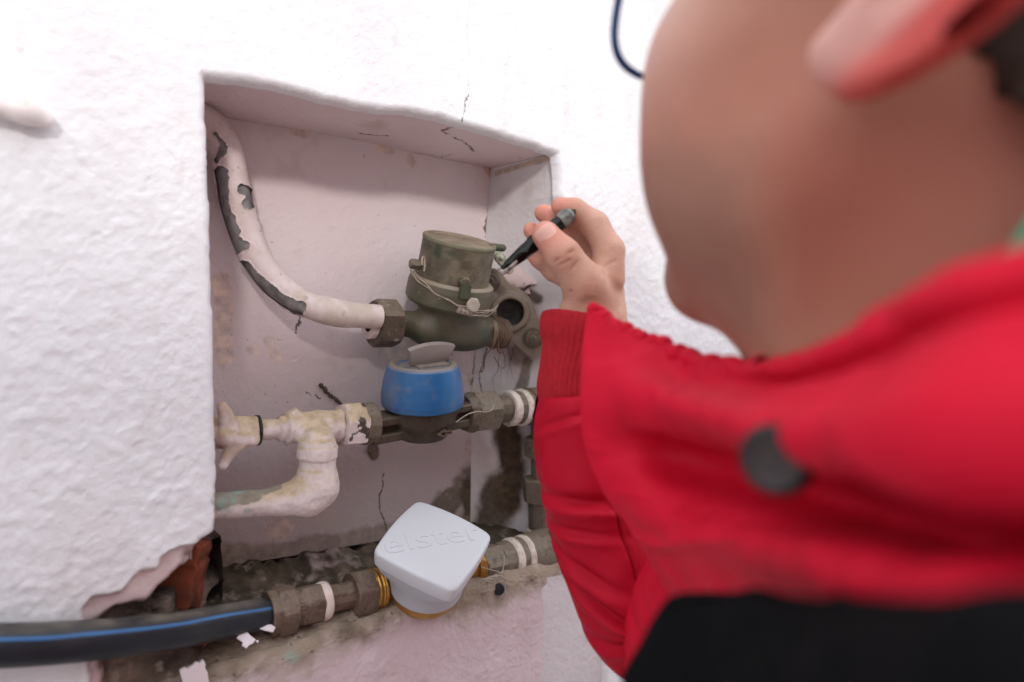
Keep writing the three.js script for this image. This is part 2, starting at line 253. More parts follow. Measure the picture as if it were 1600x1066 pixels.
function patch(name, nu, nv, fn, out, amp, w, h, color, o = {}) {
  const e = 1e-3, fade = o.fade ?? 0.03;
  const g = gridGeo(nu, nv, (u, v) => {
    const p = fn(u, v), a = fn(clamp(u + e), v).sub(fn(clamp(u - e), v)), b = fn(u, clamp(v + e)).sub(fn(u, clamp(v - e))), n = a.cross(b).normalize(); if (n.dot(out) < 0) n.negate();
    const k = Math.min(smooth(0, fade, u), smooth(1, 1 - fade, u)) * Math.min(smooth(0, fade, v), smooth(1, 1 - fade, v));
    return p.addScaledVector(n, amp(p) * lerp(0.15, 1, k));
  });
  const map = texture(w, h, (u, v) => color(fn(u, v), u, v)), bump = fineBump.clone(); bump.repeat.set(o.rx ?? 3, o.ry ?? 3); bump.needsUpdate = true;
  return add(wall, name, g, mat({ map, bumpMap: bump, bumpScale: o.bump ?? 0.0004, roughness: o.rough ?? 0.82, side: THREE.DoubleSide }));
}
const inner = (p) => lumps(p.x, p.y, p.z, 0.55) * 0.8;
const stain = (pts, r) => { const b = new THREE.Box3().setFromPoints(pts).expandByScalar(r * 2.2); return (p) => b.containsPoint(p) ? smooth(r * 1.25, r * 0.55, polyDist(p, pts) + r * 0.55 * N(p, 55, 4)) : 0; };
const B = (a) => pxl(a, ZB);
// cracks, roots and damp patches of the back
const cracksB = [[[[765, 262], [770, 285], [764, 312], [763, 335], [758, 355], [760, 380], [755, 420]], 0.0011], [[[744, 500], [742, 560], [737, 600]], 0.0008], [[[500, 601], [506, 606], [512, 615], [520, 622], [532, 630], [540, 640]], 0.0016], [[[462, 470], [468, 500], [462, 520]], 0.0013], [[[600, 740], [592, 790], [604, 830]], 0.0008], [[[478, 612], [488, 618], [500, 622]], 0.0006], [[[583, 690], [582, 712]], 0.0008], [[[418, 805], [424, 799]], 0.0007], [[[432, 798], [437, 806]], 0.0007]].map(([a, w]) => line(B(a), w));
const stainsB = [[[[583, 700], [584, 712]], 0.006, [0.10, 0.07, 0.05], 0.9], [[[745, 590], [748, 640], [740, 700]], 0.012, [0.30, 0.24, 0.2], 0.6], [[[690, 800], [715, 775], [735, 745]], 0.020, MOSS, 0.8], [[[738, 770], [738, 830]], 0.022, MOSS, 1], [[[360, 872], [460, 858], [560, 842], [730, 815]], 0.013, [0.15, 0.11, 0.08], 0.62], [[[340, 860], [360, 870], [420, 870]], 0.010, [0.2, 0.16, 0.13], 0.5], [[[430, 825], [436, 832]], 0.014, [0.38, 0.29, 0.24], 0.5], [[[346, 440], [350, 470], [350, 560]], 0.010, [0.42, 0.33, 0.28], 0.6], [[[395, 545], [400, 550]], 0.007, [0.4, 0.32, 0.28], 0.5], [[[420, 535], [430, 560]], 0.006, [0.4, 0.32, 0.28], 0.4], [[[640, 540], [625, 560], [600, 550]], 0.012, [0.42, 0.36, 0.32], 0.4], [[[762, 262], [770, 270]], 0.008, [0.3, 0.2, 0.14], 0.6], [[[590, 228], [610, 236]], 0.006, [0.4, 0.28, 0.22], 0.5], [[[460, 204], [475, 208]], 0.006, [0.42, 0.3, 0.24], 0.6], [[[640, 246], [646, 256]], 0.005, [0.42, 0.3, 0.24], 0.5]].map(([a, r, c, k]) => [stain(B(a), r), c, k]);
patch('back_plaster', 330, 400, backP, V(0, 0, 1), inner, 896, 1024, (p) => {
  let c = mix3(mix3(PINK_IN, [0.72, 0.635, 0.64], 0.5 + 0.8 * N(p, 12, 3)), [0.40, 0.315, 0.31], 0.7 * smooth(1.38, 1.2, p.y + 0.04 * N(p, 20, 3)));  // lower part painted darker: dim light put into the colour, with some grime
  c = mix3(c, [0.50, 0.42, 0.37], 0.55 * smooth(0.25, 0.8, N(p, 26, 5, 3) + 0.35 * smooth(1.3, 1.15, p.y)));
  for (const [f, k, a] of stainsB) { const m = f(p); if (m > 0) c = mix3(c, mix3(k, [k[0] * 2.2, k[1] * 2.1, k[2] * 1.9], clamp(0.4 + 1.3 * N(p, 120, 4))), clamp(m * 1.25 - 0.5 * smooth(0.1, 0.6, N(p, 95, 4, 13))) * a); }
  if (N(p, 210, 2, 8) > 0.52) c = mix3(c, [0.3, 0.22, 0.18], 0.5);
  for (const f of cracksB) { const d = f(p); if (d < 3) c = mix3(c, [0.085, 0.06, 0.045], 0.9 * smooth(1.5, 0.5, d + 0.8 * noise(p.x * 700, p.y * 700))); }
  return c;
}, { rx: 3, ry: 4 });
// the right-hand cheek of the recess
const onRight = (py, t) => { const f = frontRight(py), b = V(backRightX(py), py, ZB); const m = b.lerp(V(f.x, py, ZF), t); m.x += 0.022 * smooth(1.5, 1.36, py) * Math.sin(Math.PI * t); return m; };
const rightFade = [[[1.16, 0.24], [1.20, 0.25], [1.24, 0.24], [1.265, 0.22]], [[1.12, 0.1], [1.17, 0.16]]].map((l) => l.map(([y, t]) => onRight(y, t)));
const dampR = [[stain(rightFade[0], 0.019), [0.05, 0.036, 0.025], 1], [stain(rightFade[1], 0.026), MOSS, 0.95], [stain([onRight(1.335, 0.36), onRight(1.31, 0.34), onRight(1.285, 0.28)], 0.007), [0.1, 0.075, 0.055], 0.8], [stain([onRight(1.44, 0.15), onRight(1.41, 0.12)], 0.012), [0.4, 0.3, 0.26], 0.5], [stain([onRight(1.57, 0.1), onRight(1.574, 0.9)], 0.004), [0.3, 0.22, 0.15], 0.7]];
dampR.push([stain([onRight(1.40, 0.30), onRight(1.365, 0.36), onRight(1.345, 0.30)], 0.016), [0.12, 0.09, 0.065], 0.7], [stain([onRight(1.42, 0.42), onRight(1.415, 0.5)], 0.008), [0.06, 0.045, 0.035], 0.9]);
const crackR = [line([onRight(1.36, 0.08), onRight(1.32, 0.04), onRight(1.26, 0.06)], 0.0009), line([onRight(1.39, 0.75), onRight(1.34, 0.7), onRight(1.33, 0.55)], 0.0007)];
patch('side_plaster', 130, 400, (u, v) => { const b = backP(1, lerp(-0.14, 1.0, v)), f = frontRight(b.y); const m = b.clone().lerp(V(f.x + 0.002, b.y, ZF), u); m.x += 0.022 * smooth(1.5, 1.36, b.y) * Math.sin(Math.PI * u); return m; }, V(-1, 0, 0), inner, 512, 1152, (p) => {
  let c = mix3([0.66, 0.62, 0.625], [0.71, 0.68, 0.685], 0.5 + 0.8 * N(p, 14, 3));
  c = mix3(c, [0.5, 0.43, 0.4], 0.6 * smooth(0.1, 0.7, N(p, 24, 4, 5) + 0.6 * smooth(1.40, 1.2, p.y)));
  for (const [f, k, a] of dampR) { const m = f(p); if (m > 0) c = mix3(c, mix3(k, [k[0] * 2.2, k[1] * 2, k[2] * 1.8], clamp(0.4 + N(p, 170, 3))), m * a); }
  for (const f of crackR) { const d = f(p); if (d < 3) c = mix3(c, [0.09, 0.065, 0.05], 0.85 * smooth(1.5, 0.5, d + 0.8 * noise(p.x * 700, p.y * 700, p.z * 700))); }
  return c;
}, { rx: 1.2, ry: 4 });
// the underside of the lintel
const ceil = (u, v) => { const x = lerp(XL, 0.5213, u), b = backTop(x), f = frontTop(lerp(0.142, 0.5193, u)); return b.clone().lerp(V(f.x, f.y + 0.002, ZF), v); };
const cu = (px, py) => { const p = W(px, py, 0), d = p.sub(CAM); let best = V(), m = 1e9; for (let k = 0; k <= 60; k++) { const z = lerp(ZB, 0, k / 60), q = W(px, py, z), t = (z - ZB) / (ZF - ZB), y = lerp(backTop(q.x).y, frontTop(q.x).y, t), e = Math.abs(q.y - y); if (e < m) { m = e; best = V(q.x, y, z); } } return best; };
const cracksC = [[[[722, 192], [712, 200], [690, 206], [710, 216], [722, 222], [735, 232], [740, 237]], 0.0019], [[[422, 131], [438, 134], [458, 138]], 0.0017], [[[515, 156], [535, 161]], 0.001], [[[598, 174], [620, 178], [634, 180]], 0.0018], [[[562, 210], [585, 213], [605, 214]], 0.0015], [[[693, 189], [720, 192]], 0.002], [[[690, 246], [706, 242]], 0.0009], [[[800, 250], [840, 244]], 0.0007]].map(([a, w]) => line(a.map(([x, y]) => cu(x, y)), w));
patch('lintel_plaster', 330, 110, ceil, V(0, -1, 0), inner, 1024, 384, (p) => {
  let c = mix3([0.74, 0.60, 0.61], [0.77, 0.66, 0.665], 0.5 + 0.8 * N(p, 14, 3));
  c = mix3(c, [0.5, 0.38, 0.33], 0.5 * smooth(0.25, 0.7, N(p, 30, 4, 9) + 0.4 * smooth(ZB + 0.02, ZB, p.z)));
  for (const f of cracksC) { const d = f(p); if (d < 3) c = mix3(c, [0.10, 0.065, 0.055], 0.9 * smooth(1.5, 0.5, d + 0.9 * noise(p.x * 600, p.y * 600, p.z * 600))); }
  return c;
}, { rx: 3, ry: 1 });
patch('left_plaster', 60, 220, (u, v) => V(XL + 0.004 + lerp(0, 0.012, u), lerp(1.187, 1.60, v), lerp(ZB, ZF, u)), V(1, 0, 0), inner, 128, 512, (p) => mix3(PINK_IN, [0.5, 0.4, 0.36], smooth(0.1, 0.7, N(p, 25, 4))), { rx: 1, ry: 4 });
// the mortar ledge and the plaster below it, one bent sheet from the back of the recess down past the pipes
const ledgeFront = (x) => lerp(1.079, 1.092, smooth(0.2, 0.5, x)) + 0.004 * noise(x * 40, 1.5);
const ledgeP = (u, v) => {
  const x = lerp(0.10, 0.64, u), yb = backBot(x).y, yf = ledgeFront(x);
  if (v < 0.45) { const t = v / 0.45, k = t * t; return V(x, lerp(yb - 0.001, yf + 0.010, k * 0.35 + t * 0.65) + 0.004 * smooth(0, 0.1, t) * (1 - t) + (1 - t) * (0.005 * noise(x * 55, 3.3) + 0.003 * noise(x * 140, 8)), lerp(ZB - 0.001, -0.026, t)); }
  if (v < 0.55) { const a = (v - 0.45) / 0.1 * Math.PI / 2; return V(x, yf - 0.003 + 0.013 * Math.cos(a), -0.026 + 0.012 * Math.sin(a)); }
  return V(x, yf - 0.003 - (v - 0.55) / 0.45 * 0.30, -0.014);
};
const mossAt = (p) => clamp(smooth(-0.02, -0.055, p.z) * 1.0 + 0.9 * N(p, 45, 4, 2));
const verdigris = stain([W(455, 1026, -0.014), W(460, 1030, -0.014)], 0.006);
patch('ledge_mortar', 400, 440, ledgeP, V(0, 0.6, 1), (p) => {
  const low = smooth(1.085, 1.07, p.y) * smooth(-0.024, -0.015, p.z);
  const rough = 0.0030 * fbm(p.x * 70, p.y * 70, p.z * 70, 4) + 0.0016 * Math.abs(fbm(p.x * 210, p.y * 210, p.z * 210, 3));
  return lerp(rough, lumps(p.x, p.y, 3, 0.8), low);
}, 1152, 1152, (p) => {
  const edge = smooth(1.092, 1.064, p.y + 0.022 * N(p, 45, 5) + 0.012 * smooth(0.35, 0.18, p.x)) * smooth(-0.03, -0.013, p.z);
  let m = mix3(MORTAR, MOSS, mossAt(p)); m = mix3(m, [0.40, 0.335, 0.28], smooth(0.1, 0.55, N(p, 90, 5, 4)) * 0.55); m = mix3(m, [0.5, 0.38, 0.37], smooth(0.28, 0.55, N(p, 38, 3, 12)) * 0.6);
  if (N(p, 260, 2, 1) > 0.45) m = mix3(m, [0.06, 0.045, 0.03], 0.6);
  let c = mix3([0.64, 0.52, 0.545], [0.56, 0.43, 0.46], 0.5 + N(p, 20, 3)); c = mix3(c, [0.48, 0.40, 0.35], 0.55 * smooth(0.0, 0.6, N(p, 30, 4, 6) + smooth(1.03, 1.085, p.y) * 0.7));
  c = mix3(m, c, edge); const v = verdigris(p); return v > 0 ? mix3(c, [0.24, 0.34, 0.29], v * 0.6) : c;
}, { rx: 3, ry: 3, bump: 0.0007, fade: 0.004, rough: 0.78 });
patch('lower_bevel', 110, 300, (u, v) => { const y = lerp(0.86, 1.088, v); return V(lerp(0.5235, frontRight(y).x + 0.006, u), y, lerp(-0.0165, -0.006, Math.sqrt(u))); }, V(-0.2, 0, 1), (p) => lumps(p.x, p.y, p.z, 0.5), 384, 768, (p) => mix3(mix3([0.58, 0.53, 0.545], [0.64, 0.595, 0.61], 0.5 + N(p, 18, 3)), [0.45, 0.38, 0.34], 0.5 * smooth(0.2, 0.7, N(p, 30, 4))), { rx: 1.2, ry: 3 });
// rubble and brick in the broken corner
const rub = (u, v) => V(lerp(0.03, 0.188, u), lerp(0.98, 1.178, v), 0).add(V(0, 0, lerp(-0.020, -0.070, smooth(0.13, 0.19, lerp(0.03, 0.188, u) + 0.3 * (lerp(0.98, 1.19, v) - 1.12)) * smooth(1.05, 1.1, lerp(0.98, 1.19, v)))));
patch('rubble_mortar', 200, 220, rub, V(0, 0, 1), (p) => -0.05 * smooth(1.158, 1.176, p.y + 0.012 * noise(p.x * 90, 2)) - 0.05 * smooth(0.172, 0.188, p.x + 0.012 * noise(p.y * 80, 7) + 0.006 * noise(p.y * 260, 1)) + 0.007 * fbm(p.x * 45, p.y * 45, 3, 4) + 0.003 * Math.abs(fbm(p.x * 160, p.y * 160, 5, 3)), 640, 720, (p) => {
  let c = mix3([0.21, 0.155, 0.12], [0.05, 0.037, 0.03], clamp(0.5 + 1.3 * N(p, 40, 4, 5))); c = mix3(c, [0.40, 0.33, 0.27], 0.6 * smooth(0.15, 0.55, N(p, 90, 4, 2))); return mix3(c, [0.34, 0.12, 0.06], 0.5 * smooth(0.25, 0.5, N(p, 28, 3, 14)));
}, { bump: 0.0009, rough: 0.92, fade: 0.001 });
function brick(a, b, c, d, t) {                            // four corners of the face, thickness
  const f = (u, v) => a.clone().lerp(b, u).lerp(d.clone().lerp(c, u), v), n = b.clone().sub(a).cross(d.clone().sub(a)).normalize(); if (n.z < 0) n.negate();
  const g = gridGeo(30, 30, (u, v, i, j) => { const rim = i === 0 || j === 0 || i === 30 || j === 30, p = f(u, v); return p.addScaledVector(n, rim ? -t : 0.0022 * fbm(p.x * 130, p.y * 130, p.z * 130, 4) - 0.0015 * (Math.min(i, j, 30 - i, 30 - j) === 1)).add(V(0.0015 * noise(p.y * 200, 2), 0.0015 * noise(p.x * 200, 5), 0)); });
  return paint(g, (p) => mix3([0.23, 0.058, 0.026], [0.10, 0.030, 0.02], clamp(0.5 + 1.5 * N(p, 80, 4))));
}
const BRICKM = VC({ roughness: 0.95 });
add(wall, 'brick', brick(W(293, 958, -0.028), W(312, 955, -0.05), W(334, 838, -0.05), W(310, 850, -0.028), 0.03), BRICKM);
add(wall, 'brick_001', brick(W(318, 1012, -0.012), W(345, 990, -0.012), W(352, 960, -0.02), W(320, 965, -0.02), 0.02), BRICKM);
{ // a tongue of paint left hanging below the pipe, and mortar smears in the corner
  const flake = (pts, z, th, name, color) => { const s = new THREE.Shape(pts.map(([a, b]) => { const q = W(a, b, z); return new THREE.Vector2(q.x, q.y); })); const g = new THREE.ExtrudeGeometry(s, { depth: th, bevelEnabled: true, bevelThickness: 0.0006, bevelSize: 0.0006, bevelSegments: 2 }); g.translate(0, 0, z); return add(wall, name, g, mat({ color: new THREE.Color().setRGB(...color), roughness: 0.8, bumpMap: fineBump, bumpScale: 0.001 })); };
  flake([[281, 1047], [287, 1043], [291, 1045], [300, 1040], [305, 1035], [311, 1036], [316, 1031], [319, 1037], [318, 1043], [322, 1050], [323, 1060], [334, 1090], [338, 1140], [300, 1140], [290, 1080]], -0.012, 0.002, 'paint_remnant', [0.72, 0.63, 0.64]);
}
// ---------------------------------------------------------------- ground
{
  const g = gridGeo(60, 60, (u, v) => V(lerp(-60, 60, u), 0, lerp(-0.3, 120, v))); const t = fineBump.clone(); t.repeat.set(200, 200); t.needsUpdate = true;
  const o = new THREE.Mesh(g, mat({ color: new THREE.Color().setRGB(0.50, 0.47, 0.45), roughness: 0.95, bumpMap: t, bumpScale: 0.004, side: THREE.DoubleSide })); o.name = 'ground'; o.receiveShadow = true; o.userData = { kind: 'structure', label: 'grey concrete yard in front of the wall', category: 'ground' }; scene.add(o);
}
{ // unseen wall added behind the viewer to block low sky and grade the light
  const o = new THREE.Mesh(new THREE.BoxGeometry(14, 2.24, 0.25).translate(0, 1.12, 1.85), mat({ color: new THREE.Color().setRGB(0.74, 0.71, 0.70), roughness: 0.95, bumpMap: fineBump, bumpScale: 0.002 })); o.name = 'added_yard_wall'; o.castShadow = o.receiveShadow = true; o.userData = { kind: 'structure', label: 'unseen plain wall added opposite the pink wall to shape the light', category: 'wall' }; scene.add(o);
}
// ---------------------------------------------------------------- pipes, meters and fittings
const DUST = [0.20, 0.155, 0.112], BROWN = [0.07, 0.05, 0.035], CREAM = [0.60, 0.50, 0.405], PAINT = [0.70, 0.60, 0.575];
const dusted = (base, amt = 1, f = 120) => (p, n) => { const up = smooth(-0.1, 0.85, n.y + 0.35 * N(p, f, 4)); let c = mix3(base, DUST, clamp(amt * (0.06 + 0.60 * up))); const k = N(p, f * 4, 3, 3); if (N(p, f * 1.3, 3, 21) > 0.34) c = mix3(c, [0.05, 0.036, 0.026], 0.5); return c.map((v) => v * (1 + 0.5 * k)); };
const painted = (p, n) => { const up = smooth(-0.05, 0.7, n.y + 0.5 * N(p, 90, 4)); let c = mix3(PAINT, mix3([0.55, 0.43, 0.30], [0.38, 0.28, 0.185], clamp(0.4 + 1.2 * N(p, 130, 4, 2))), up); const k = N(p, 400, 3, 6); c = c.map((v) => v * (1 + 0.16 * k)); if (N(p, 300, 2, 9) > 0.55) c = mix3(c, [0.25, 0.18, 0.13], 0.5); return c; };
const M_DUST = VC({ roughness: 0.48, specularIntensity: 0.75 }), M_BRASS = VC({ roughness: 0.55, metalness: 0.35 }), M_PAINT = VC({ roughness: 0.68, bumpMap: null }), M_FLAT = VC({ roughness: 0.9 });
const M_TAPE = VC({ roughness: 0.7 }), TAPE = (p) => mix3([0.66, 0.58, 0.52], [0.42, 0.33, 0.27], clamp(0.3 + 1.2 * N(p, 260, 3)));
const up2 = (g, fn) => paint(g, fn);
function ring(A, B, t0, t1, r, wob = 0) { return revolve(A, B, fine([[t0, r * 0.5], [t0, r * 0.94], [t0 + (t1 - t0) * 0.25, r], [t1 - (t1 - t0) * 0.25, r], [t1, r * 0.94], [t1, r * 0.5]], 0.001), { soft: true, mod: wob ? (th, t, q) => q * (1 + wob * noise(Math.cos(th) * 3 + t * 400, Math.sin(th) * 3, t * 900)) : null }); }
// --- the painted lead pipe that curves down from the left
{
  const path = [[296, 176, -0.104], [330, 200, -0.104], [352, 238, -0.104], [364, 292, -0.103], [378, 348, -0.101], [396, 395, -0.096], [425, 438, -0.088], [468, 471, -0.074], [520, 488, -0.06], [560, 493, -0.06], [592, 495, -0.06]].map(([a, b, z]) => W(a, b, z));
  const t = thing('lead_pipe', 'curved grey pipe with peeling pink paint at the left of the recess', 'pipe', path[1]);
  const R = (v, th) => { const w = lerp(0.0144, 0.0112, smooth(0.3, 0.88, v)); return w + 0.0011 * smooth(0.76, 0.8, v) * smooth(0.92, 0.86, v); };
  const c = new THREE.CatmullRomCurve3(path, false, 'centripetal');
  add(t, 'pipe', paint(tube(path, (v, th) => R(v, th) - 0.0006, 220, 40), (p, n) => mix3([0.14, 0.13, 0.135], [0.34, 0.32, 0.31], clamp(0.45 + 1.1 * N(p, 130, 4)))), VC({ roughness: 0.6, metalness: 0.2 }));
  const spots = [[[348, 225], [340, 250], [352, 232]], [[347, 270], [350, 320], [358, 360], [372, 388]], [[378, 296], [390, 306], [388, 320]], [[383, 418], [400, 436], [425, 458], [448, 474], [470, 482]], [[352, 330], [366, 360]], [[365, 375], [380, 384]], [[338, 210], [346, 222]]].map((s, i) => s.map(([a, b]) => { return W(a, b, -0.08); }));
  const wide = [0.0012, 0.0052, 0.0045, 0.0056, 0.005, 0.005, 0.0008];
  const nu = 150, nv = 620, gone = new Uint8Array((nu + 1) * (nv + 1));
  const g = tube(path, (v, th) => R(v, th) + 0.0013, nv, nu), pos = g.attributes.position, nrm = g.attributes.normal, p = V(), n = V();
  for (let i = 0; i < pos.count; i++) {
    p.fromBufferAttribute(pos, i); n.fromBufferAttribute(nrm, i); let d = 1; const [sx, sy] = pxOf(p);
    const towards = n.dot(CAM.clone().sub(p).normalize()) * (p.clone().sub(c.getPointAt(clamp(Math.floor(i / (nu + 1)) / nv))).dot(n) > 0 ? 1 : -1);
    spots.forEach((s, k) => { const q = polyDist(p, s.map((a) => { const dd = a.clone().sub(CAM).normalize(); return CAM.clone().addScaledVector(dd, p.distanceTo(CAM)); })) - wide[k]; d = Math.min(d, q); });
    d += 0.0034 * N(p, 150, 4, 3); if (d < 0 && towards > -0.2) gone[i] = 1;
    const curl = Math.max(0, 0.0022 - d) / 0.0022; const w = p.clone().sub(c.getPointAt(Math.floor(i / (nu + 1)) / nv)).normalize();
    p.addScaledVector(w, 0.0010 * curl * (d > 0 ? 1 : 0) + 0.00035 * N(p, 160, 3) + 0.0005 * N(p, 60, 2, 4)); pos.setXYZ(i, p.x, p.y, p.z);
  }
  const ix = Array.from(g.index.array), out = []; for (let i = 0; i < ix.length; i += 3) if (!(gone[ix[i]] || gone[ix[i + 1]] || gone[ix[i + 2]])) out.push(ix[i], ix[i + 1], ix[i + 2]);
  g.setIndex(out); g.computeVertexNormals();
  paint(g, (q) => { const w = q.clone(); let k = mix3([0.68, 0.575, 0.565], [0.58, 0.475, 0.44], clamp(0.4 + 1.2 * N(q, 70, 4))); if (N(q, 190, 3, 5) > 0.42) k = mix3(k, [0.3, 0.23, 0.19], 0.6); return mix3(k, [0.47, 0.39, 0.30], 0.65 * smooth(0.3, 0.9, fbm(q.x * 60, q.y * 60, q.z * 60, 3) + smooth(1.45, 1.40, q.y) * 0.6)); });
  add(t, 'paint', g, VC({ roughness: 0.7 }));
}
// --- green meter axis
const GC = W(693, 507, -0.076), gM = frameAt(GC, 0.19, Math.asin(0.27)), gX = V().setFromMatrixColumn(gM, 0), gU = V().setFromMatrixColumn(gM, 1), gZ = V().setFromMatrixColumn(gM, 2);
const gs = depthOf(GC) / FPX;
{ // nut at its inlet
  const A = GC.clone().addScaledVector(gX, -0.2), ax = axis(A, GC), t0 = ax.t(583), t1 = ax.t(617);
  const t = thing('pipe_nut', 'dusty hexagonal nut with pink paint on the inlet of the green meter', 'pipe nut', ax.at(t0));
  const g = revolve(A, GC, fine(nutProf(t0, t1, 0.0268, 0.003), 0.001), { hex: 0.0232, turn: 0.35, seg: 96 });
  add(t, 'hex_nut', paint(g, (p, n) => { const c = dusted(BROWN, 1.15, 140)(p, n); const k = smooth(0.12, 0.3, N(p, 110, 4, 4) + smooth(1.385, 1.36, p.y) * 0.2 - 0.12); return mix3(c, [0.45, 0.38, 0.33], 0.5 * k); }), M_DUST);
  add(t, 'collar', paint(revolve(A, GC, fine([[t0 - 0.006, 0.009], [t0 - 0.006, 0.0165], [t0 + 0.001, 0.0165], [t0 + 0.001, 0.009]])), painted), M_PAINT);
}
{
  const t = thing('water_meter', 'old green round water meter covered in dust with a hinged lid', 'water meter', gM);
  const Y = V(0, 1, 0), O = V(0, 0, 0), lift = (y) => V(0, y, 0);
  const GREEN = [0.026, 0.046, 0.024];
  const green = (amt) => (p, n) => { const worn = smooth(-0.15, 0.35, N(p, 42, 4, 2) + 0.15); let c = mix3(GREEN, [0.15, 0.122, 0.082], clamp(amt * (0.22 + 0.62 * worn + 0.5 * smooth(0.2, 0.9, n.y)))); c = c.map((v) => v * (1 + 0.3 * N(p, 420, 3))); if (N(p, 330, 2, 7) > 0.5) c = mix3(c, [0.45, 0.40, 0.33], 0.6); return c; };
  // cast body: bowl, inlet and outlet in one
  const body = (p) => {
    let d = cap(p, V(0, 0.000, 0), V(0, 0.034, 0), 0.0265, 0.0385);
    d = smax(d, -(p.y + 0.0195), 0.008); d = smax(d, p.y - 0.033, 0.004);
    d = smin(d, cap(p, V(-0.066, 0.001, 0), V(-0.025, -0.001, 0.0), 0.0138, 0.0150), 0.009);
    d = smin(d, cap(p, V(0.03, -0.003, 0.008), V(0.060, -0.004, 0.012), 0.019, 0.0165), 0.02);
    d = smin(d, cap(p, V(-0.02, -0.006, 0.01), V(0.03, -0.006, 0.012), 0.018, 0.018), 0.015);
    return d + 0.0005 * N(p, 90, 3);
  };
  add(t, 'body', paint(net(body, V(-0.08, -0.05, -0.06), V(0.08, 0.035, 0.06), 0.0016), (p, n) => mix3(green(lerp(0.95, 0.6, smooth(0.012, -0.012, p.y)))(p, n), [0.085, 0.068, 0.046], 0.45 + 0.4 * N(p, 45, 3, 4))), M_DUST);
  // clamping band with a rounded shoulder
  add(t, 'band', paint(revolve(O, Y, fine([[0.0255, 0.030], [0.0255, 0.0455], [0.029, 0.0480], [0.0455, 0.0478], [0.0515, 0.0466], [0.0545, 0.0432], [0.0535, 0.036]], 0.0012), { soft: true, seg: 120, mod: (th, s, q) => q * (1 + 0.006 * noise(Math.cos(th) * 4, Math.sin(th) * 4, s * 90)) }), (p, n) => mix3(mix3(green(1)(p, n), [0.11, 0.088, 0.06], 0.5 + 0.5 * N(p, 40, 3, 8)), [0.27, 0.22, 0.16], 0.85 * smooth(0.25, 0.8, n.y))), M_DUST);
  add(t, 'housing', paint(revolve(O, Y, fine([[0.03, 0.040], [0.045, 0.0405], [0.088, 0.0400], [0.0935, 0.0402]], 0.0012), { soft: true, seg: 120 }), (p, n) => mix3(mix3([0.085, 0.068, 0.045], [0.165, 0.135, 0.092], clamp(0.42 + 1.4 * N(p, 90, 5, 3))), [0.020, 0.043, 0.022], 0.85 * smooth(0.12, 0.42, N(p, 38, 4, 21) + 0.42 * smooth(0.065, 0.088, p.y) * smooth(0.01, -0.02, p.x))).map((v) => v * (1 + 0.35 * N(p, 500, 3)))), M_DUST);
  const lid = revolve(O, Y, fine([[0.0935, 0.0385], [0.0935, 0.0404], [0.0955, 0.0407], [0.0972, 0.0406], [0.0980, 0.0400], [0.0978, 0.0382], [0.0962, 0.0372], [0.0958, 0.034], [0.0966, 0.0325], [0.0962, 0.028], [0.0962, 0]], 0.0012), { soft: true, seg: 120 });
  const L = add(t, 'lid', paint(lid, (p, n) => { let c = mix3([0.29, 0.232, 0.168], [0.19, 0.15, 0.108], clamp(0.5 + 1.3 * N(p, 110, 4))); return Math.hypot(p.x, p.z) > 0.0392 ? mix3([0.12, 0.13, 0.085], c, 0.35) : c; }), M_FLAT);
  // hinge on the right: ear on the lid, link hanging from it
  add(L, 'hinge_lug', paint(new THREE.CapsuleGeometry(0.0042, 0.014, 8, 20).rotateZ(Math.PI / 2).translate(0.047, 0.0945, 0.007), green(0.8)), M_DUST);
  { const a = V(0.044, 0.086, 0.017), b = V(0.061, 0.073, 0.019); const s = (p) => smin(smax(cap(p, a, b, 0.0062, 0.0055), Math.abs(p.z - 0.018) - 0.003, 0.002), cap(p, V(0.044, 0.086, 0.015), V(0.044, 0.086, 0.022), 0.003, 0.003), 0.001); add(t, 'hinge_link', paint(net(s, V(0.03, 0.06, 0.005), V(0.075, 0.1, 0.03), 0.0007), (p, n) => mix3([0.20, 0.22, 0.15], [0.42, 0.39, 0.30], clamp(0.5 + N(p, 260, 3)))), M_DUST); }
  // locking tabs over the shoulder
  const tab = (th, h) => { const c = Math.cos(th), s = Math.sin(th); const g = revolve(V(c * 0.040, h, s * 0.040), V(c * 0.060, h, s * 0.060), fine([[0, 0], [0, 0.006], [0.0085, 0.006], [0.011, 0.0045], [0.011, 0]], 0.001), { hex: 0.0052, seg: 48 }); return paint(g, green(1)); };
  add(t, 'lug', tab(1.86, 0.0615), M_DUST); add(t, 'lug', tab(3.35, 0.0645), M_DUST); add(t, 'lug', tab(-0.25, 0.0555), M_DUST);
  { const g = new THREE.BoxGeometry(0.011, 0.014, 0.006, 4, 4, 3).translate(-0.0125, 0.052, 0.0465); add(t, 'gap_block', paint(weldNormals(g), green(0.45)), M_DUST); }
  // outlet: threaded end and its ring
  const oa = V(0.046, -0.004, 0.0125), ob = V(0.090, -0.006, 0.018);
  const thread = revolve(oa, ob, fine([[0.006, 0.012], [0.006, 0.0165], [0.012, 0.0168], [0.030, 0.0168], [0.031, 0.0155], [0.031, 0.0125], [0.012, 0.0115], [0.012, 0]], 0.0005), { soft: true, seg: 72, mod: (th, s, q) => q > 0.0163 && s > 0.012 ? q + 0.0008 * Math.sin((s - th * 0.0019 / 6.283) * 6.283 / 0.0022) : q });
  add(t, 'threaded_outlet', paint(thread, (p, n) => dusted([0.16, 0.115, 0.075], 0.85, 200)(p, n)), M_BRASS);
  // wire round the band and its lead seal
  const wp = (deg, h, r = 0.0512) => V(Math.cos(deg) * r, h, Math.sin(deg) * r);
  const WIRE = VC({ roughness: 0.8 }), wireC = (p) => mix3([0.40, 0.33, 0.27], [0.22, 0.165, 0.125], clamp(0.5 + N(p, 300, 2)));
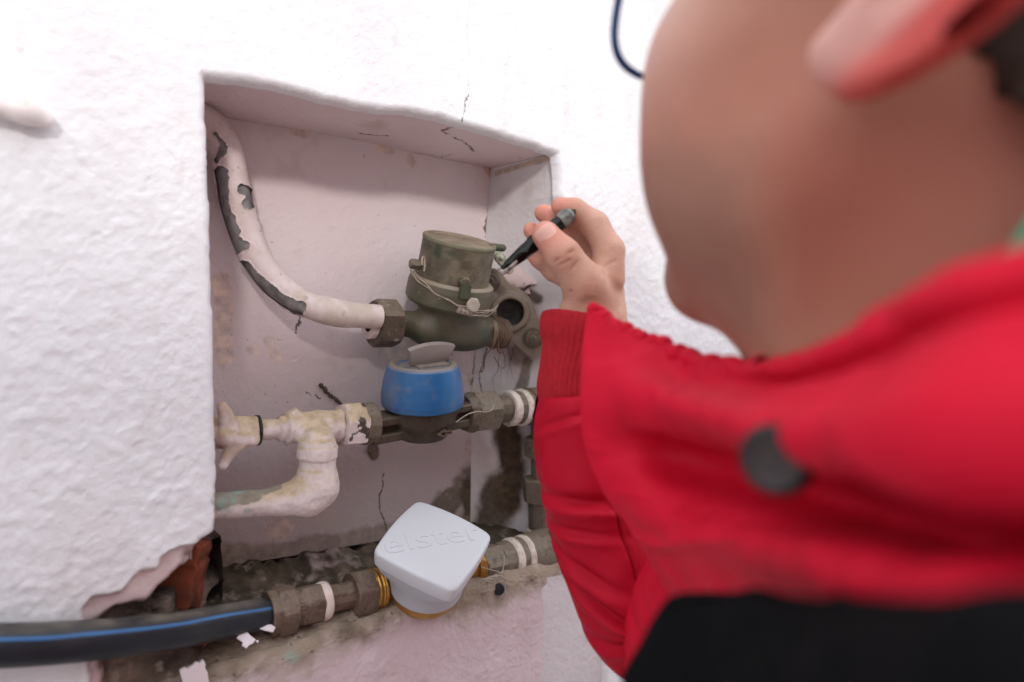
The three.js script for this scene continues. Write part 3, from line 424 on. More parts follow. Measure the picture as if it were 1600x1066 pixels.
  const w1 = []; for (let k = 0; k <= 16; k++) { const a = 3.25 - k * 0.16; w1.push(wp(a, 0.0585 - 0.026 * Math.sin(k / 16 * Math.PI * 0.55) + 0.0009 * Math.sin(k * 2.1), k > 11 ? 0.0535 : 0.0515)); }
  add(t, 'seal_wire', paint(tube(w1, 0.00065, 120, 8), wireC), WIRE);
  add(t, 'seal_wire', paint(tube(w1.map((p, k) => p.clone().add(V(0.002 * Math.sin(k * 0.9), 0.0028 * Math.sin(k * 0.42 + 0.4), 0.0006))), 0.00065, 120, 8), wireC), WIRE);
  const w2 = [V(-0.004, 0.030, 0.0515), V(0.008, 0.028, 0.051), V(0.020, 0.029, 0.0475), V(0.032, 0.031, 0.0395), V(0.046, 0.028, 0.028), V(0.052, 0.018, 0.02)];
  add(t, 'seal_wire', paint(tube(w2, 0.0007, 80, 8), wireC), WIRE);
  add(t, 'seal_wire', paint(tube(w2.map((p, k) => p.clone().add(V(0.0, -0.0022 + 0.002 * Math.sin(k * 1.7), 0.0008))), 0.0007, 80, 8), wireC), WIRE);
  { const pts = []; for (let k = 0; k <= 90; k++) { const s = k / 90; pts.push(V(-0.020 + 0.020 * s + 0.0010 * Math.sin(k), 0.033 - 0.004 * s + 0.0026 * Math.sin(k * 1.25), 0.0512 + 0.0022 * Math.cos(k * 1.25))); } add(t, 'wire_twist', paint(tube(pts, 0.0006, 420, 6), wireC), WIRE); }
  { const g = revolve(V(-0.001, 0.0385, 0.0485), V(-0.0008, 0.0405, 0.0550), fine([[0, 0], [0, 0.0075], [0.0012, 0.0082], [0.003, 0.0080], [0.0042, 0.0070], [0.0044, 0]], 0.001), { soft: true, seg: 48, mod: (th, s, q) => q * (1 + 0.10 * noise(Math.cos(th) * 2, Math.sin(th) * 2, 4)) }); add(t, 'lead_seal', paint(g, (p) => mix3([0.40, 0.345, 0.29], [0.30, 0.25, 0.2], clamp(0.4 + N(p, 240, 3)))), M_FLAT); }
  // copper strands hanging at the outlet
  const coil = []; for (let k = 0; k <= 60; k++) { const a = k * 0.36; coil.push(V(0.058 + 0.0002 * k + 0.001 * Math.sin(k * 1.7), -0.004 + Math.cos(a) * 0.0185 - 0.001 * Math.sin(k), 0.014 + Math.sin(a) * 0.0185)); }
  const CU = (p) => mix3([0.20, 0.105, 0.065], [0.15, 0.11, 0.08], clamp(0.5 + 1.5 * N(p, 200, 2)));
  add(t, 'copper_wire', paint(tube(coil, 0.0006, 400, 6), CU), WIRE);
  add(t, 'copper_wire', paint(tube([V(0.052, 0.012, 0.02), V(0.050, 0.000, 0.032), V(0.048, -0.012, 0.036), V(0.043, -0.024, 0.034), V(0.046, -0.034, 0.028), V(0.049, -0.044, 0.026), V(0.0465, -0.049, 0.026), V(0.045, -0.045, 0.026), V(0.048, -0.040, 0.026)], 0.0007, 120, 6), CU), WIRE);
  add(t, 'copper_wire', paint(tube([V(0.056, -0.006, 0.032), V(0.060, -0.018, 0.03), V(0.066, -0.024, 0.024), V(0.074, -0.027, 0.02), V(0.080, -0.026, 0.018)], 0.0009, 60, 6), CU), WIRE);
  { const pts = [V(-0.049, 0.0695, 0.014), V(-0.0495, 0.0755, 0.012), V(-0.047, 0.0775, 0.010), V(-0.0455, 0.0715, 0.012), V(-0.047, 0.0635, 0.016)]; add(t, 'wire_loop', paint(tube(pts, 0.0011, 60, 8), wireC), WIRE); }
}
function weldNormals(g) { const m = mergeVertices(new THREE.BufferGeometry().setAttribute('position', g.attributes.position.clone()).setIndex(g.index), 1e-6); m.computeVertexNormals(); return toCreasedNormals(m, 0.5); }
// --- two-bolt flange on the right-hand cheek behind the green meter
{
  const c = W(797, 487, -0.085), M = frameAt(c, -0.40, 0.1, V(0.8, 0, 0.6)), z = V().setFromMatrixColumn(M, 2);
  const t = thing('pipe_flange', 'dusty oval two bolt flange with an open bore behind the green meter', 'pipe flange', M);
  const s = (p) => {
    const q = V(p.x, p.y, p.z); let d = Math.max(smin(smin(cap(V(q.x, q.y, 0), V(-0.006, 0.046, 0), V(-0.006, 0.046, 0), 0.013, 0.013), cap(V(q.x, q.y, 0), V(0, 0, 0), V(0, 0.001, 0), 0.029, 0.029), 0.03), cap(V(q.x, q.y, 0), V(0.013, -0.043, 0), V(0.013, -0.044, 0), 0.019, 0.019), 0.03), Math.abs(q.z) - 0.007);
    d = smin(d, smax(Math.hypot(q.x, q.y) - 0.0235, Math.abs(q.z - 0.008) - 0.0045, 0.002), 0.002);
    d = smax(d, -(Math.hypot(q.x, q.y) - 0.0165), 0.002); return d + 0.0004 * N(p, 120, 3);
  };
  add(t, 'plate', paint(net(s, V(-0.045, -0.075, -0.014), V(0.05, 0.07, 0.022), 0.0013), (p, n) => mix3(dusted([0.17, 0.135, 0.1], 1.15, 110)(p, n), [0.26, 0.215, 0.165], 0.5 * smooth(0.3, 1, n.z))), M_DUST);
  add(t, 'bore', paint(revolve(V(0, 0, 0.006), V(0, 0, -0.06), fine([[0, 0.0172], [0.006, 0.0160], [0.0075, 0.010], [0.0085, 0]]), { soft: true }), (p) => mix3([0.012, 0.010, 0.009], [0.04, 0.033, 0.03], clamp(0.3 + N(p, 150, 3)))), M_DUST);  // shallow cup closed by a dark cap, painted for the shade inside
  const bolt = (x, y, h) => { const n = revolve(V(x, y, 0.006), V(x, y, 0.03), fine(nutProf(0, 0.010, 0.0105, 0.0016)), { hex: 0.0088, seg: 48, turn: 0.3 }), b = revolve(V(x, y, 0.006), V(x, y, 0.05), fine([[0, 0.0052], [h, 0.0052], [h + 0.001, 0.0042], [h + 0.001, 0]], 0.0007), { mod: (th, s, q) => q > 0.005 ? q + 0.0005 * Math.sin(s * 6.283 / 0.0016) : q }), w = revolve(V(x, y, 0.006), V(x, y, 0.03), [[0, 0.013], [0.002, 0.013], [0.002, 0]]); const o = add(t, 'bolt', paint(b, dusted([0.1, 0.075, 0.05], 0.8)), M_DUST); add(o, 'nut', paint(n, dusted([0.13, 0.1, 0.07], 0.8)), M_DUST); add(o, 'washer', paint(w, dusted([0.12, 0.09, 0.07], 0.8)), M_DUST); };
  bolt(0.013, -0.040, 0.018); bolt(-0.008, 0.044, 0.014);
}
{ // crusted plaster round the pipe hole above the flange
  const a = W(806, 438, -0.092), b = W(832, 446, -0.080), t = thing('plaster_crust', 'crusted pink plaster lump beside the flange, under the hand', 'plaster lump', a), k0 = W(788, 432, -0.1), k1 = W(838, 452, -0.07), k2 = W(828, 458, -0.07);
  const s = (p) => smax(smin(smin(cap(p, a, b, 0.015, 0.012), cap(p, k0, a, 0.012, 0.014), 0.015), cap(p, a, k1, 0.006, 0.006), 0.012), -cap(p, k2, k1, 0.007, 0.007), 0.003) + 0.0022 * N(p, 90, 4);
  add(t, 'crust', paint(netIn(s, [a, b, k0, k1], 0.026, 0.0016), (p, n) => mix3([0.58, 0.46, 0.45], [0.07, 0.05, 0.04], smooth(-0.1, 0.5, -n.y * 0.8 + N(p, 110, 4)))), M_FLAT);
}
// --- blue meter and the painted run to its left
const BC = W(660, 656, -0.058), bM = frameAt(BC, 0.012, Math.asin(0.31)), bX = V().setFromMatrixColumn(bM, 0);
const mA = W(345, 676, -0.062), mid = axis(mA, W(620, 659, -0.058));
{
  const t = thing('water_meter', 'water meter with a bright blue cap and a raised grey lid flap', 'water meter', bM);
  const Y = V(0, 1, 0), O = V(0, 0, 0);
  const bowl = (p) => {
    let d = smax(Math.hypot(p.x, p.z) - lerp(0.028, 0.0365, smooth(-0.016, 0.004, p.y)), Math.max(p.y - 0.021, -0.019 - p.y), 0.006);
    const arm = (s) => { const x = p.x * s; const flat = smax(smax(Math.abs(p.z) - 0.015, Math.abs(p.y + 0.0) - 0.0135, 0.003), Math.max(x - 0.066, 0.02 - x), 0.002); const slot = smax(smax(Math.abs(p.y - 0.0005) - 0.0045, 0.004 - p.z, 0.002), Math.max(x - 0.057, 0.03 - x), 0.003); return smax(flat, -slot, 0.0015); };
    d = smin(d, arm(-1), 0.005); d = smin(d, arm(1), 0.005);
    return d + 0.0002 * N(p, 140, 3);
  };
  add(t, 'body', paint(net(bowl, V(-0.075, -0.03, -0.045), V(0.075, 0.026, 0.045), 0.0013), (p, n) => { const c = dusted([0.085, 0.062, 0.044], 0.8, 150)(p, n); return mix3(c, [0.05, 0.036, 0.027], 0.5 * smooth(0.02, 0.028, Math.hypot(p.x, p.z)) * smooth(0.045, 0.036, Math.hypot(p.x, p.z))); }), M_BRASS);
  // raised arrow mark on the front of the bowl
  { const sh = new THREE.Shape([[-0.009, 0], [0.001, 0.0052], [0.001, 0.0024], [0.009, 0.0024], [0.009, -0.0018], [0.001, -0.0018], [0.001, -0.0046]].map(([x, y]) => new THREE.Vector2(x, y))); const hole = new THREE.Path([[-0.0062, 0.0002], [-0.0004, 0.0031], [-0.0004, 0.0010], [0.0076, 0.0010], [0.0076, -0.0005], [-0.0004, -0.0005], [-0.0004, -0.0026]].map(([x, y]) => new THREE.Vector2(x, y))); sh.holes.push(hole); const g = new THREE.ExtrudeGeometry(sh, { depth: 0.004, bevelEnabled: false, curveSegments: 4 }); g.translate(0.006, -0.006, 0.0330); add(t, 'arrow_mark', paint(weldNormals2(g), () => [0.16, 0.12, 0.085]), M_BRASS); }
  const BLUE = [0.018, 0.115, 0.29];
  const cap0 = fine([[0.0178, 0.036], [0.0172, 0.0425], [0.0185, 0.0438], [0.024, 0.0446], [0.032, 0.0442], [0.044, 0.0424], [0.0565, 0.0392], [0.0605, 0.0380], [0.0632, 0.0358], [0.064, 0.0335], [0.0636, 0.0305], [0.0612, 0.0285], [0.0606, 0.0270], [0.0606, 0]], 0.0011);
  add(t, 'cap', paint(revolve(O, Y, cap0, { soft: true, seg: 120 }), (p, n) => { const r = Math.hypot(p.x, p.z); let c = BLUE.map((v) => v * (1 + 0.12 * N(p, 60, 3))); const top = smooth(0.35, 0.9, n.y), side = smooth(0.018, 0.040, p.x) * 0.55 + smooth(-0.030, -0.044, p.x) * 0.3; let k = clamp(top * 0.95 + side * smooth(-0.3, 0.4, N(p, 90, 4) + 0.2) + 0.22 * smooth(0.1, 0.6, N(p, 70, 4, 6))); if (r < 0.031 && n.y > 0.5) k = clamp(0.75 + N(p, 90, 3)) * (r > 0.0255 && r < 0.029 ? 0.35 : 1); c = mix3(c, [0.27, 0.215, 0.16], k); if (N(p, 420, 2, 5) > 0.62) c = mix3(c, [0.5, 0.45, 0.38], 0.6); return c; }), VC({ roughness: 0.36, specularIntensity: 0.8 }));
  // lid flap: a slab cut from a disc, standing up from its hinge
  { const sh = new THREE.Shape(); sh.moveTo(-0.0185, 0); sh.lineTo(0.0185, 0); sh.lineTo(0.0238, 0.0175); sh.quadraticCurveTo(0, 0.0262, -0.0238, 0.0175); sh.closePath(); const g = new THREE.ExtrudeGeometry(sh, { depth: 0.0032, bevelEnabled: true, bevelThickness: 0.0006, bevelSize: 0.0007, bevelSegments: 2, curveSegments: 30 }); g.translate(0, 0, -0.0016); g.scale(1.14, 1.12, 1.4); g.rotateX(0.40); g.translate(0.0065, 0.0625, -0.001); add(t, 'lid_flap', paint(weldNormals2(g), (p, n) => mix3([0.33, 0.285, 0.26], [0.26, 0.205, 0.185], clamp(0.4 + 0.7 * N(p, 150, 3)))), VC({ roughness: 0.6 })); const f = new THREE.BoxGeometry(0.037, 0.0026, 0.013, 12, 1, 4).translate(0.0065, 0.0615, 0.0075); add(t, 'dial_cover', paint(weldNormals(f), (p) => mix3([0.30, 0.25, 0.2], [0.15, 0.12, 0.1], clamp(0.4 + N(p, 200, 3)))), M_FLAT); }
}
function weldNormals2(g) { const p = new THREE.BufferGeometry().setAttribute('position', g.attributes.position.clone()); const m = mergeVertices(p, 1e-6); m.computeVertexNormals(); return toCreasedNormals(m, 0.5); }
{ // union nut left of the blue meter
  const A = mid.A, B = mid.B, t0 = mid.t(533), t1 = mid.t(566), t2 = mid.t(584);
  const t = thing('union_nut', 'half painted union nut between the pink tee and the blue meter', 'pipe nut', mid.at(t0));
  add(t, 'hex_nut', paint(revolve(A, B, fine(nutProf(t0, t1, 0.0232, 0.002), 0.0008), { hex: 0.0202, seg: 96, turn: 0.25, mod: (th, s, q) => q + 0.0005 * noise(Math.cos(th) * 9, Math.sin(th) * 9, s * 300) }), (p, n) => { const [sx, sy] = pxOf(p); const bare = smooth(0.0, 0.12, N(p, 120, 4, 3) + smooth(548, 566, sx) * 0.35 + smooth(660, 690, sy) * 0.25 - 0.42); return mix3(painted(p, n), N(p, 130, 4, 5) > 0.16 && sy > 656 ? [0.78, 0.68, 0.68] : [0.08, 0.06, 0.048], bare); }), M_PAINT);
  add(t, 'ring', paint(revolve(A, B, fine([[t1 - 0.001, 0.010], [t1 - 0.001, 0.0212], [t1 + 0.001, 0.0218], [t2 - 0.002, 0.0218], [t2, 0.0205], [t2, 0.01]], 0.001)), dusted([0.13, 0.1, 0.07], 1.0)), M_DUST);
}
{ // painted tee with the elbow under it and the green-stained branch
  const A = mid.A, B = mid.B, t0 = mid.t(402), t = thing('pipe_tee', 'pink painted pipe tee and elbow with a branch running back to the left', 'pipe fitting', mid.at(mid.t(490)));
  const a = mid.at(mid.t(400)), b = mid.at(mid.t(540)), q1 = mid.x(446), q2 = mid.x(532), e0 = W(496, 690, -0.040), e1 = W(496, 762, -0.040), e2 = W(478, 777, -0.042), e3 = W(438, 783, -0.046), br = W(300, 795, -0.052);
  const ry = [706, 748, 762].map((y) => W(496, y, -0.040).y), rim = (p, y, r, h) => smax(Math.hypot(p.x - e0.x, p.z - e0.z) - r, Math.abs(p.y - y) - h, 0.0015);
  const bands = [[446, 451, 0.0166], [526, 531, 0.0164], [533, 538, 0.0150], [434, 444, 0.0125]].map(([x0, x1, r]) => [mid.x(x0), mid.x(x1), r]), nub = [W(461, 643, -0.058), W(463, 655, -0.060)], mid496 = mid.x(496);
  const s = (p) => {
    let d = cap(p, a, b, 0.0098, 0.0098);
    d = smin(d, smax(cap(p, q1, q2, 0.0150, 0.0150), Math.max(V().subVectors(q1, p).dot(mid.d) - 0.0005, V().subVectors(p, q2).dot(mid.d) - 0.0005), 0.003), 0.003);
    for (const [x0, x1, r] of bands) d = smin(d, smax(cap(p, x0, x1, r, r), Math.max(V().subVectors(x0, p).dot(mid.d), V().subVectors(p, x1).dot(mid.d)), 0.0015), 0.002);
    d = smin(d, cap(p, nub[0], nub[1], 0.0036, 0.0055), 0.005);
    d = smin(d, cap(p, mid496, e0, 0.0125, 0.0150), 0.008);
    let e = cap(p, e0, e1, 0.0172, 0.0172); e = smax(e, e0.y - 0.001 < p.y ? p.y - e0.y - 0.002 : -1, 0.004);
    e = smin(e, rim(p, ry[0], 0.0190, 0.0062), 0.0015); e = smin(e, rim(p, ry[1], 0.0180, 0.010), 0.001); e = smin(e, rim(p, ry[2], 0.0186, 0.0022), 0.0015);
    e = smin(e, cap(p, e1, e2, 0.0172, 0.0160), 0.012); e = smin(e, cap(p, e2, e3, 0.0150, 0.0125), 0.012);
    d = smin(d, e, 0.004); d = smin(d, cap(p, e3, br, 0.0125, 0.0118), 0.008);
    return d + 0.0011 * N(p, 95, 4) + 0.0006 * N(p, 260, 3);
  };
  add(t, 'fitting', paint(netIn(s, [a, b, e0, e1, e3, W(318, 792, -0.05)], 0.024, 0.0011), (p, n) => {
    const [sx, sy] = pxOf(p); let c = painted(p, n);
    if (sy > 745 && sx < 440) { const bare = smooth(0.0, 0.10, N(p, 70, 4, 3) * 0.5 + (p.y - lerp(W(340, 797, -0.05).y, W(432, 770, -0.045).y, clamp((sx - 340) / 92))) * 70); c = mix3(c, mix3([0.21, 0.18, 0.14], [0.30, 0.26, 0.2], clamp(0.5 + N(p, 200, 3))), bare); const v = smooth(0.06, 0.3, N(p, 90, 4, 11) + 0.38 - Math.abs(sx - 366) / 75) * smooth(440, 400, sx); c = mix3(c, [0.25, 0.36, 0.32], v * 0.8 * clamp(0.6 + 1.2 * N(p, 220, 3))); }
    return c;
  }), M_PAINT);
  add(t, 'gap_ring', paint(revolve(A, B, fine([[mid.t(400), 0.006], [mid.t(400), 0.0142], [mid.t(404), 0.0142], [mid.t(404), 0.006]])), () => [0.012, 0.011, 0.012]), M_DUST);
}
{ // stop valve with a winged handle, half behind the edge of the recess
  const t = thing('stop_valve', 'cream painted stop valve with two winged handle lobes at the left edge', 'valve', mid.at(mid.t(375)));
  const a = mid.x(322), b = mid.x(400), z = -0.047;
  const lobe = (p, pts, th) => { let d = 1e9; for (let i = 0; i + 1 < pts.length; i++) d = smin(d, cap(p, pts[i][0], pts[i + 1][0], pts[i][1], pts[i + 1][1]), 0.003); return smax(d, Math.abs(p.z - z - 0.0015) - th, 0.0025); };
  const up = [[W(358, 664, z), 0.0085], [W(352, 648, z), 0.0058], [W(347, 636, z), 0.0048]], dn = [[W(366, 694, z), 0.0085], [W(355, 712, z), 0.0050], [W(348, 727, z), 0.0048]];
  const v0 = W(352, 682, -0.047), v1 = W(394, 688, -0.05);
  const s = (p) => { let d = smax(cap(p, a, b, 0.0150, 0.0136), V().subVectors(p, b).dot(mid.d), 0.0015); d = smin(d, cap(p, v0, v1, 0.009, 0.0065), 0.003); d = smin(d, lobe(p, up, 0.0035), 0.0035); d = smin(d, lobe(p, dn, 0.0035), 0.0035); return d + 0.0006 * N(p, 120, 4) + 0.0004 * N(p, 280, 3); };
  add(t, 'valve_body', paint(netIn(s, [a, b, up[2][0], dn[2][0]], 0.02, 0.0011), (p, n) => { const c = painted(p, n), w = smooth(0.0, 0.5, N(p, 75, 4, 8) + 0.25); return mix3(c, mix3([0.50, 0.375, 0.25], [0.40, 0.27, 0.17], clamp(0.5 + N(p, 160, 3))), 0.65 * w); }), M_PAINT);
}
// --- right-hand side of the blue meter
const outA = BC.clone().addScaledVector(bX, 0.04), outB = W(858, 632, -0.060), oR = axis(outA, outB);
const hexD = (A, B, t0, t1, r, turn, base = [0.115, 0.09, 0.064], amt = 1) => paint(revolve(A, B, fine(nutProf(t0, t1, r, 0.0025), 0.001), { hex: r * 0.872, seg: 96, turn }), dusted(base, amt, 140));
{
  const { A, B } = oR, t = thing('union_nut', 'brown hexagonal union nut with thin wire at the right of the blue meter', 'pipe nut', oR.x(748));
  add(t, 'hex_nut', hexD(A, B, oR.t(733), oR.t(769), 0.0250, 0.2), M_DUST);
  add(t, 'flange_ring', paint(revolve(A, B, fine([[oR.t(724), 0.012], [oR.t(724), 0.0195], [oR.t(735), 0.0235], [oR.t(735), 0.01]])), dusted([0.115, 0.09, 0.064])), M_DUST);
  const c = oR.x(752), wpt = []; for (let k = 0; k <= 20; k++) { const a = -1.3 + k * 0.14, [x, y] = basis(oR.d); wpt.push(oR.at(oR.t(770) - 0.002 * k * 0.5 + 0.0006 * Math.sin(k)).addScaledVector(x, Math.cos(a + 2.2) * 0.0262).addScaledVector(y, Math.sin(a + 2.2) * 0.0262)); }
  add(t, 'wire', paint(tube([W(712, 660, -0.02), W(730, 648, -0.022), W(747, 643, -0.026), W(758, 644, -0.03), W(769, 640, -0.034), W(771, 632, -0.036)], 0.00055, 60, 6), () => [0.42, 0.36, 0.30]), M_DUST);
}
{
  const { A, B } = oR, t = thing('outlet_pipe', 'dark dusty pipe with two white tape rings leading right from the blue meter', 'pipe', oR.x(800));
  add(t, 'pipe', paint(revolve(A, B, fine([[oR.t(765), 0], [oR.t(765), 0.0155], [oR.t(792), 0.0155], [oR.t(793), 0.0195], [oR.t(824), 0.0205], [oR.t(825), 0.0225], [oR.t(868), 0.0225], [oR.t(868), 0]])), dusted([0.10, 0.075, 0.052], 1.0)), M_DUST);
  add(t, 'tape_ring', up2(ring(A, B, oR.t(792), oR.t(802), 0.0212, 0.04), TAPE), M_TAPE); add(t, 'tape_ring', up2(ring(A, B, oR.t(810), oR.t(819), 0.0218, 0.04), TAPE), M_TAPE);
}
// --- upright manifold on the right
const vA = W(846, 655, -0.064), vB = W(848, 880, -0.064), vv = { t: (py) => { let a = 0, b = 0.3; const d = vB.clone().sub(vA).normalize(); for (let k = 0; k < 40; k++) { const m = (a + b) / 2; if (pxOf(vA.clone().addScaledVector(d, m))[1] < py) a = m; else b = m; } return (a + b) / 2; } };
{
  const t = thing('manifold_pipe', 'upright dark manifold pipe with stacked hexagonal fittings beside the red sleeve', 'pipe', vA), k = vv.t, D = (g) => paint(g, dusted([0.12, 0.098, 0.073], 0.95, 130));
  add(t, 'pipe', D(revolve(vA, vB, fine([[0, 0], [0, 0.0135], [k(776), 0.0135], [k(777), 0.0178], [k(880), 0.0178], [k(880), 0]]))), M_DUST);
  for (const [y0, y1, r, tn] of [[683, 713, 0.0235, 0.2], [746, 782, 0.0255, 0.5]]) add(t, 'hex_fitting', D(revolve(vA, vB, fine(nutProf(k(y0), k(y1), r, 0.004)), { hex: r * 0.88, seg: 96, turn: tn })), M_DUST);
  add(t, 'tape_ring', up2(ring(vA, vB, k(824), k(831), 0.0205, 0.03), TAPE), M_TAPE);
}
// --- white-capped meter
const WC = W(668, 905, -0.036);
const wV = P(676, 850, 1).sub(CAM).normalize(), wR = V().crossVectors(wV, cU).normalize(), wUp = V().crossVectors(wR, wV), wU = V().addScaledVector(wR, 0.16).addScaledVector(wUp, 0.69).addScaledVector(wV, -0.70).normalize();
const low = axis(W(425, 958, -0.040), W(860, 858, -0.046));
{
  const e1 = V().addScaledVector(wR, 111).addScaledVector(wUp, -43).addScaledVector(wV, -40), x = e1.addScaledVector(wU, -e1.dot(wU)).normalize(), z = V().crossVectors(x, wU);
  const c = P(679, 850, depthOf(W(679, 850, 0.004))), M = new THREE.Matrix4().makeBasis(x, wU, z).setPosition(c);
  const t = thing('water_meter', 'water meter with a glossy white rounded square cap and brass base', 'water meter', M), WHITE = [0.60, 0.612, 0.645];
  const S = 0.0478, CC = 5.2 * S;
  const capS = (p) => { const b = S * (1 - 0.03 * smooth(-0.004, -0.020, p.y)); const sides = smax(Math.hypot(Math.abs(p.x) + CC, p.z) - CC - b, Math.hypot(Math.abs(p.z) + CC, p.x) - CC - b, 0.007); return smax(sides, Math.max(p.y - 0.004 * (1 - (p.x * p.x + p.z * p.z) / (S * S * 2)) - 0.001, -0.0175 - p.y), 0.0035); };
  const capG = net(capS, V(-0.056, -0.024, -0.056), V(0.056, 0.012, 0.056), 0.0011);
  const plastic = mat({ color: new THREE.Color().setRGB(...WHITE), roughness: 0.34, clearcoat: 0.25, clearcoatRoughness: 0.25, bumpMap: fineBump, bumpScale: 0 });
  const capM = add(t, 'cap', capG, plastic);
  const skS = (p) => { const t = smooth(-0.014, -0.056, p.y), b = lerp(S * 0.955, 0.039, Math.pow(t, 0.8)); const sq0 = smax(Math.hypot(Math.abs(p.x) + CC, p.z) - CC - b, Math.hypot(Math.abs(p.z) + CC, p.x) - CC - b, 0.010), ci = Math.hypot(p.x, p.z) - b; return smax(lerp(sq0, ci, smooth(0, 0.75, t)) * 0.8, Math.max(p.y + 0.013, -0.0575 - p.y), 0.002); };
  add(t, 'skirt', net(skS, V(-0.056, -0.064, -0.056), V(0.056, -0.008, 0.056), 0.0014), mat({ color: new THREE.Color().setRGB(0.44, 0.45, 0.48), roughness: 0.42 }));
  const brass = (p, n) => mix3([0.50, 0.27, 0.07], [0.36, 0.17, 0.04], clamp(0.5 + N(p, 120, 3)));
  add(t, 'brass_base', paint(revolve(V(0, 0, 0), V(0, -1, 0), fine([[0.055, 0.02], [0.0565, 0.0372], [0.066, 0.0362], [0.072, 0.033], [0.075, 0.026], [0.0755, 0]]), { soft: true, seg: 96 }), brass), VC({ roughness: 0.35, metalness: 0.6 }));
  const font = await new FontLoader().loadAsync('fonts/droid/droid_sans_regular.typeface.json');
  const tg = new TextGeometry('elster', { font, size: 0.0205, depth: 0.0022, curveSegments: 8, bevelEnabled: true, bevelThickness: 0.0004, bevelSize: 0.0003, bevelSegments: 2 });
  tg.computeBoundingBox(); const bb = tg.boundingBox; tg.translate(-(bb.max.x + bb.min.x) / 2, -(bb.max.y + bb.min.y) / 2, 0); tg.scale(1.42, 1, 1); tg.rotateX(-Math.PI / 2);
  tg.rotateY(0.80); tg.translate(-0.004, 0, -0.002);
  { const p = tg.attributes.position; for (let i = 0; i < p.count; i++) { const X = p.getX(i), Z = p.getZ(i); p.setY(i, p.getY(i) - 0.00125 + 0.004 * (1 - (X * X + Z * Z) / (S * S * 2)) + 0.001 - 0.0007); } tg.computeVertexNormals(); }
  add(capM, 'lettering', tg, plastic);
  // brass necks to either side
  const nk = (px0, px1, r) => { const a = low.x(px0), b = low.x(px1); return revolve(a, b, fine([[0, 0], [0, r], [a.distanceTo(b), r], [a.distanceTo(b), 0]]), { mod: (th, s, q) => q > r * 0.99 && r > 0.019 ? q + 0.0006 * Math.sin(s * 6.283 / 0.0024) : q }); };
  t.updateMatrixWorld(); const inv = t.matrixWorld.clone().invert();
  add(t, 'brass_neck', paint(mergeGeometries([nk(574, 594, 0.0205), nk(590, 640, 0.0150)].map((g) => g.applyMatrix4(inv))), brass), VC({ roughness: 0.32, metalness: 0.65 }));
  add(t, 'brass_neck', paint(mergeGeometries([nk(700, 752, 0.0165), nk(736, 746, 0.0205)].map((g) => g.applyMatrix4(inv))), brass), VC({ roughness: 0.32, metalness: 0.65 }));
}
{ // compression fitting between hose and white meter
  const { A, B } = low, T = low.t, t = thing('compression_fitting', 'brown brass compression fitting with a white tape ring on the black hose', 'pipe fitting', low.x(450)), base = [0.125, 0.080, 0.058];
  const D = (g) => paint(g, dusted(base, 0.75, 130));
  add(t, 'collar', D(revolve(A, B, fine([[T(417), 0.0135], [T(417), 0.0195], [T(421), 0.0208], [T(430), 0.0208], [T(431), 0.01]]))), M_DUST);
  add(t, 'clamp_nut', D(revolve(A, B, fine(nutProf(T(429), T(456), 0.0232, 0.0018), 0.001), { hex: 0.0206, seg: 96, turn: 0.15 })), M_DUST);
  add(t, 'hex_body', D(revolve(A, B, fine([[T(454), 0.008], [T(454), 0.0172], [T(466), 0.0178], [T(468), 0.0190], [T(498), 0.0186], [T(499), 0.008]], 0.0009), { hex: 0.0170, seg: 96, turn: 0.3, mod: (th, s, q) => s < T(466) ? Math.min(q, 0.0172) - 0.0006 * (Math.sin(th * 34) > 0.2 ? 1 : 0) : q })), M_DUST);
  add(t, 'tape_ring', up2(ring(A, B, T(498), T(511), 0.0186, 0.015), (p) => mix3([0.72, 0.62, 0.56], [0.62, 0.5, 0.44], clamp(0.5 + N(p, 200, 3)))), M_TAPE);
  add(t, 'nipple', D(revolve(A, B, fine([[T(510), 0.006], [T(510), 0.0150], [T(514), 0.0138], [T(538), 0.0130], [T(549), 0.0142], [T(550), 0.006]]))), M_DUST);
  add(t, 'tail_nut', D(revolve(A, B, fine(nutProf(T(547), T(579), 0.0236, 0.003), 0.001), { hex: 0.0208, seg: 96, turn: 0.35 })), M_DUST);
}
{ // right of the white meter
  const { A, B } = low, T = low.t, t = thing('elbow_fitting', 'grey brown elbow with two white tape rings at the right of the white meter', 'pipe fitting', low.x(810)), D = (g) => paint(g, dusted([0.15, 0.122, 0.092], 0.85, 130));
  add(t, 'tail_nut', D(revolve(A, B, fine(nutProf(T(746), T(780), 0.0215, 0.003), 0.001), { hex: 0.0195, seg: 96, turn: 0.2 })), M_DUST);
  add(t, 'nipple', D(revolve(A, B, fine([[T(776), 0.006], [T(776), 0.0205], [T(800), 0.0215], [T(825), 0.0225], [T(826), 0.01]]))), M_DUST);
  add(t, 'tape_ring', up2(ring(A, B, T(793), T(804), 0.0232, 0.03), TAPE), M_TAPE); add(t, 'tape_ring', up2(ring(A, B, T(812), T(821), 0.0238, 0.03), TAPE), M_TAPE);
  const a = low.x(830), b = low.x(862), s = (p) => smin(cap(p, a, b, 0.0255, 0.0255), cap(p, b, V(vB.x, vB.y + 0.03, vB.z), 0.023, 0.0215), 0.012) + 0.0004 * N(p, 100, 3);
  add(t, 'elbow', D(netIn(s, [a, b, V(vB.x, vB.y + 0.03, vB.z)], 0.03, 0.0018)), M_DUST);
}
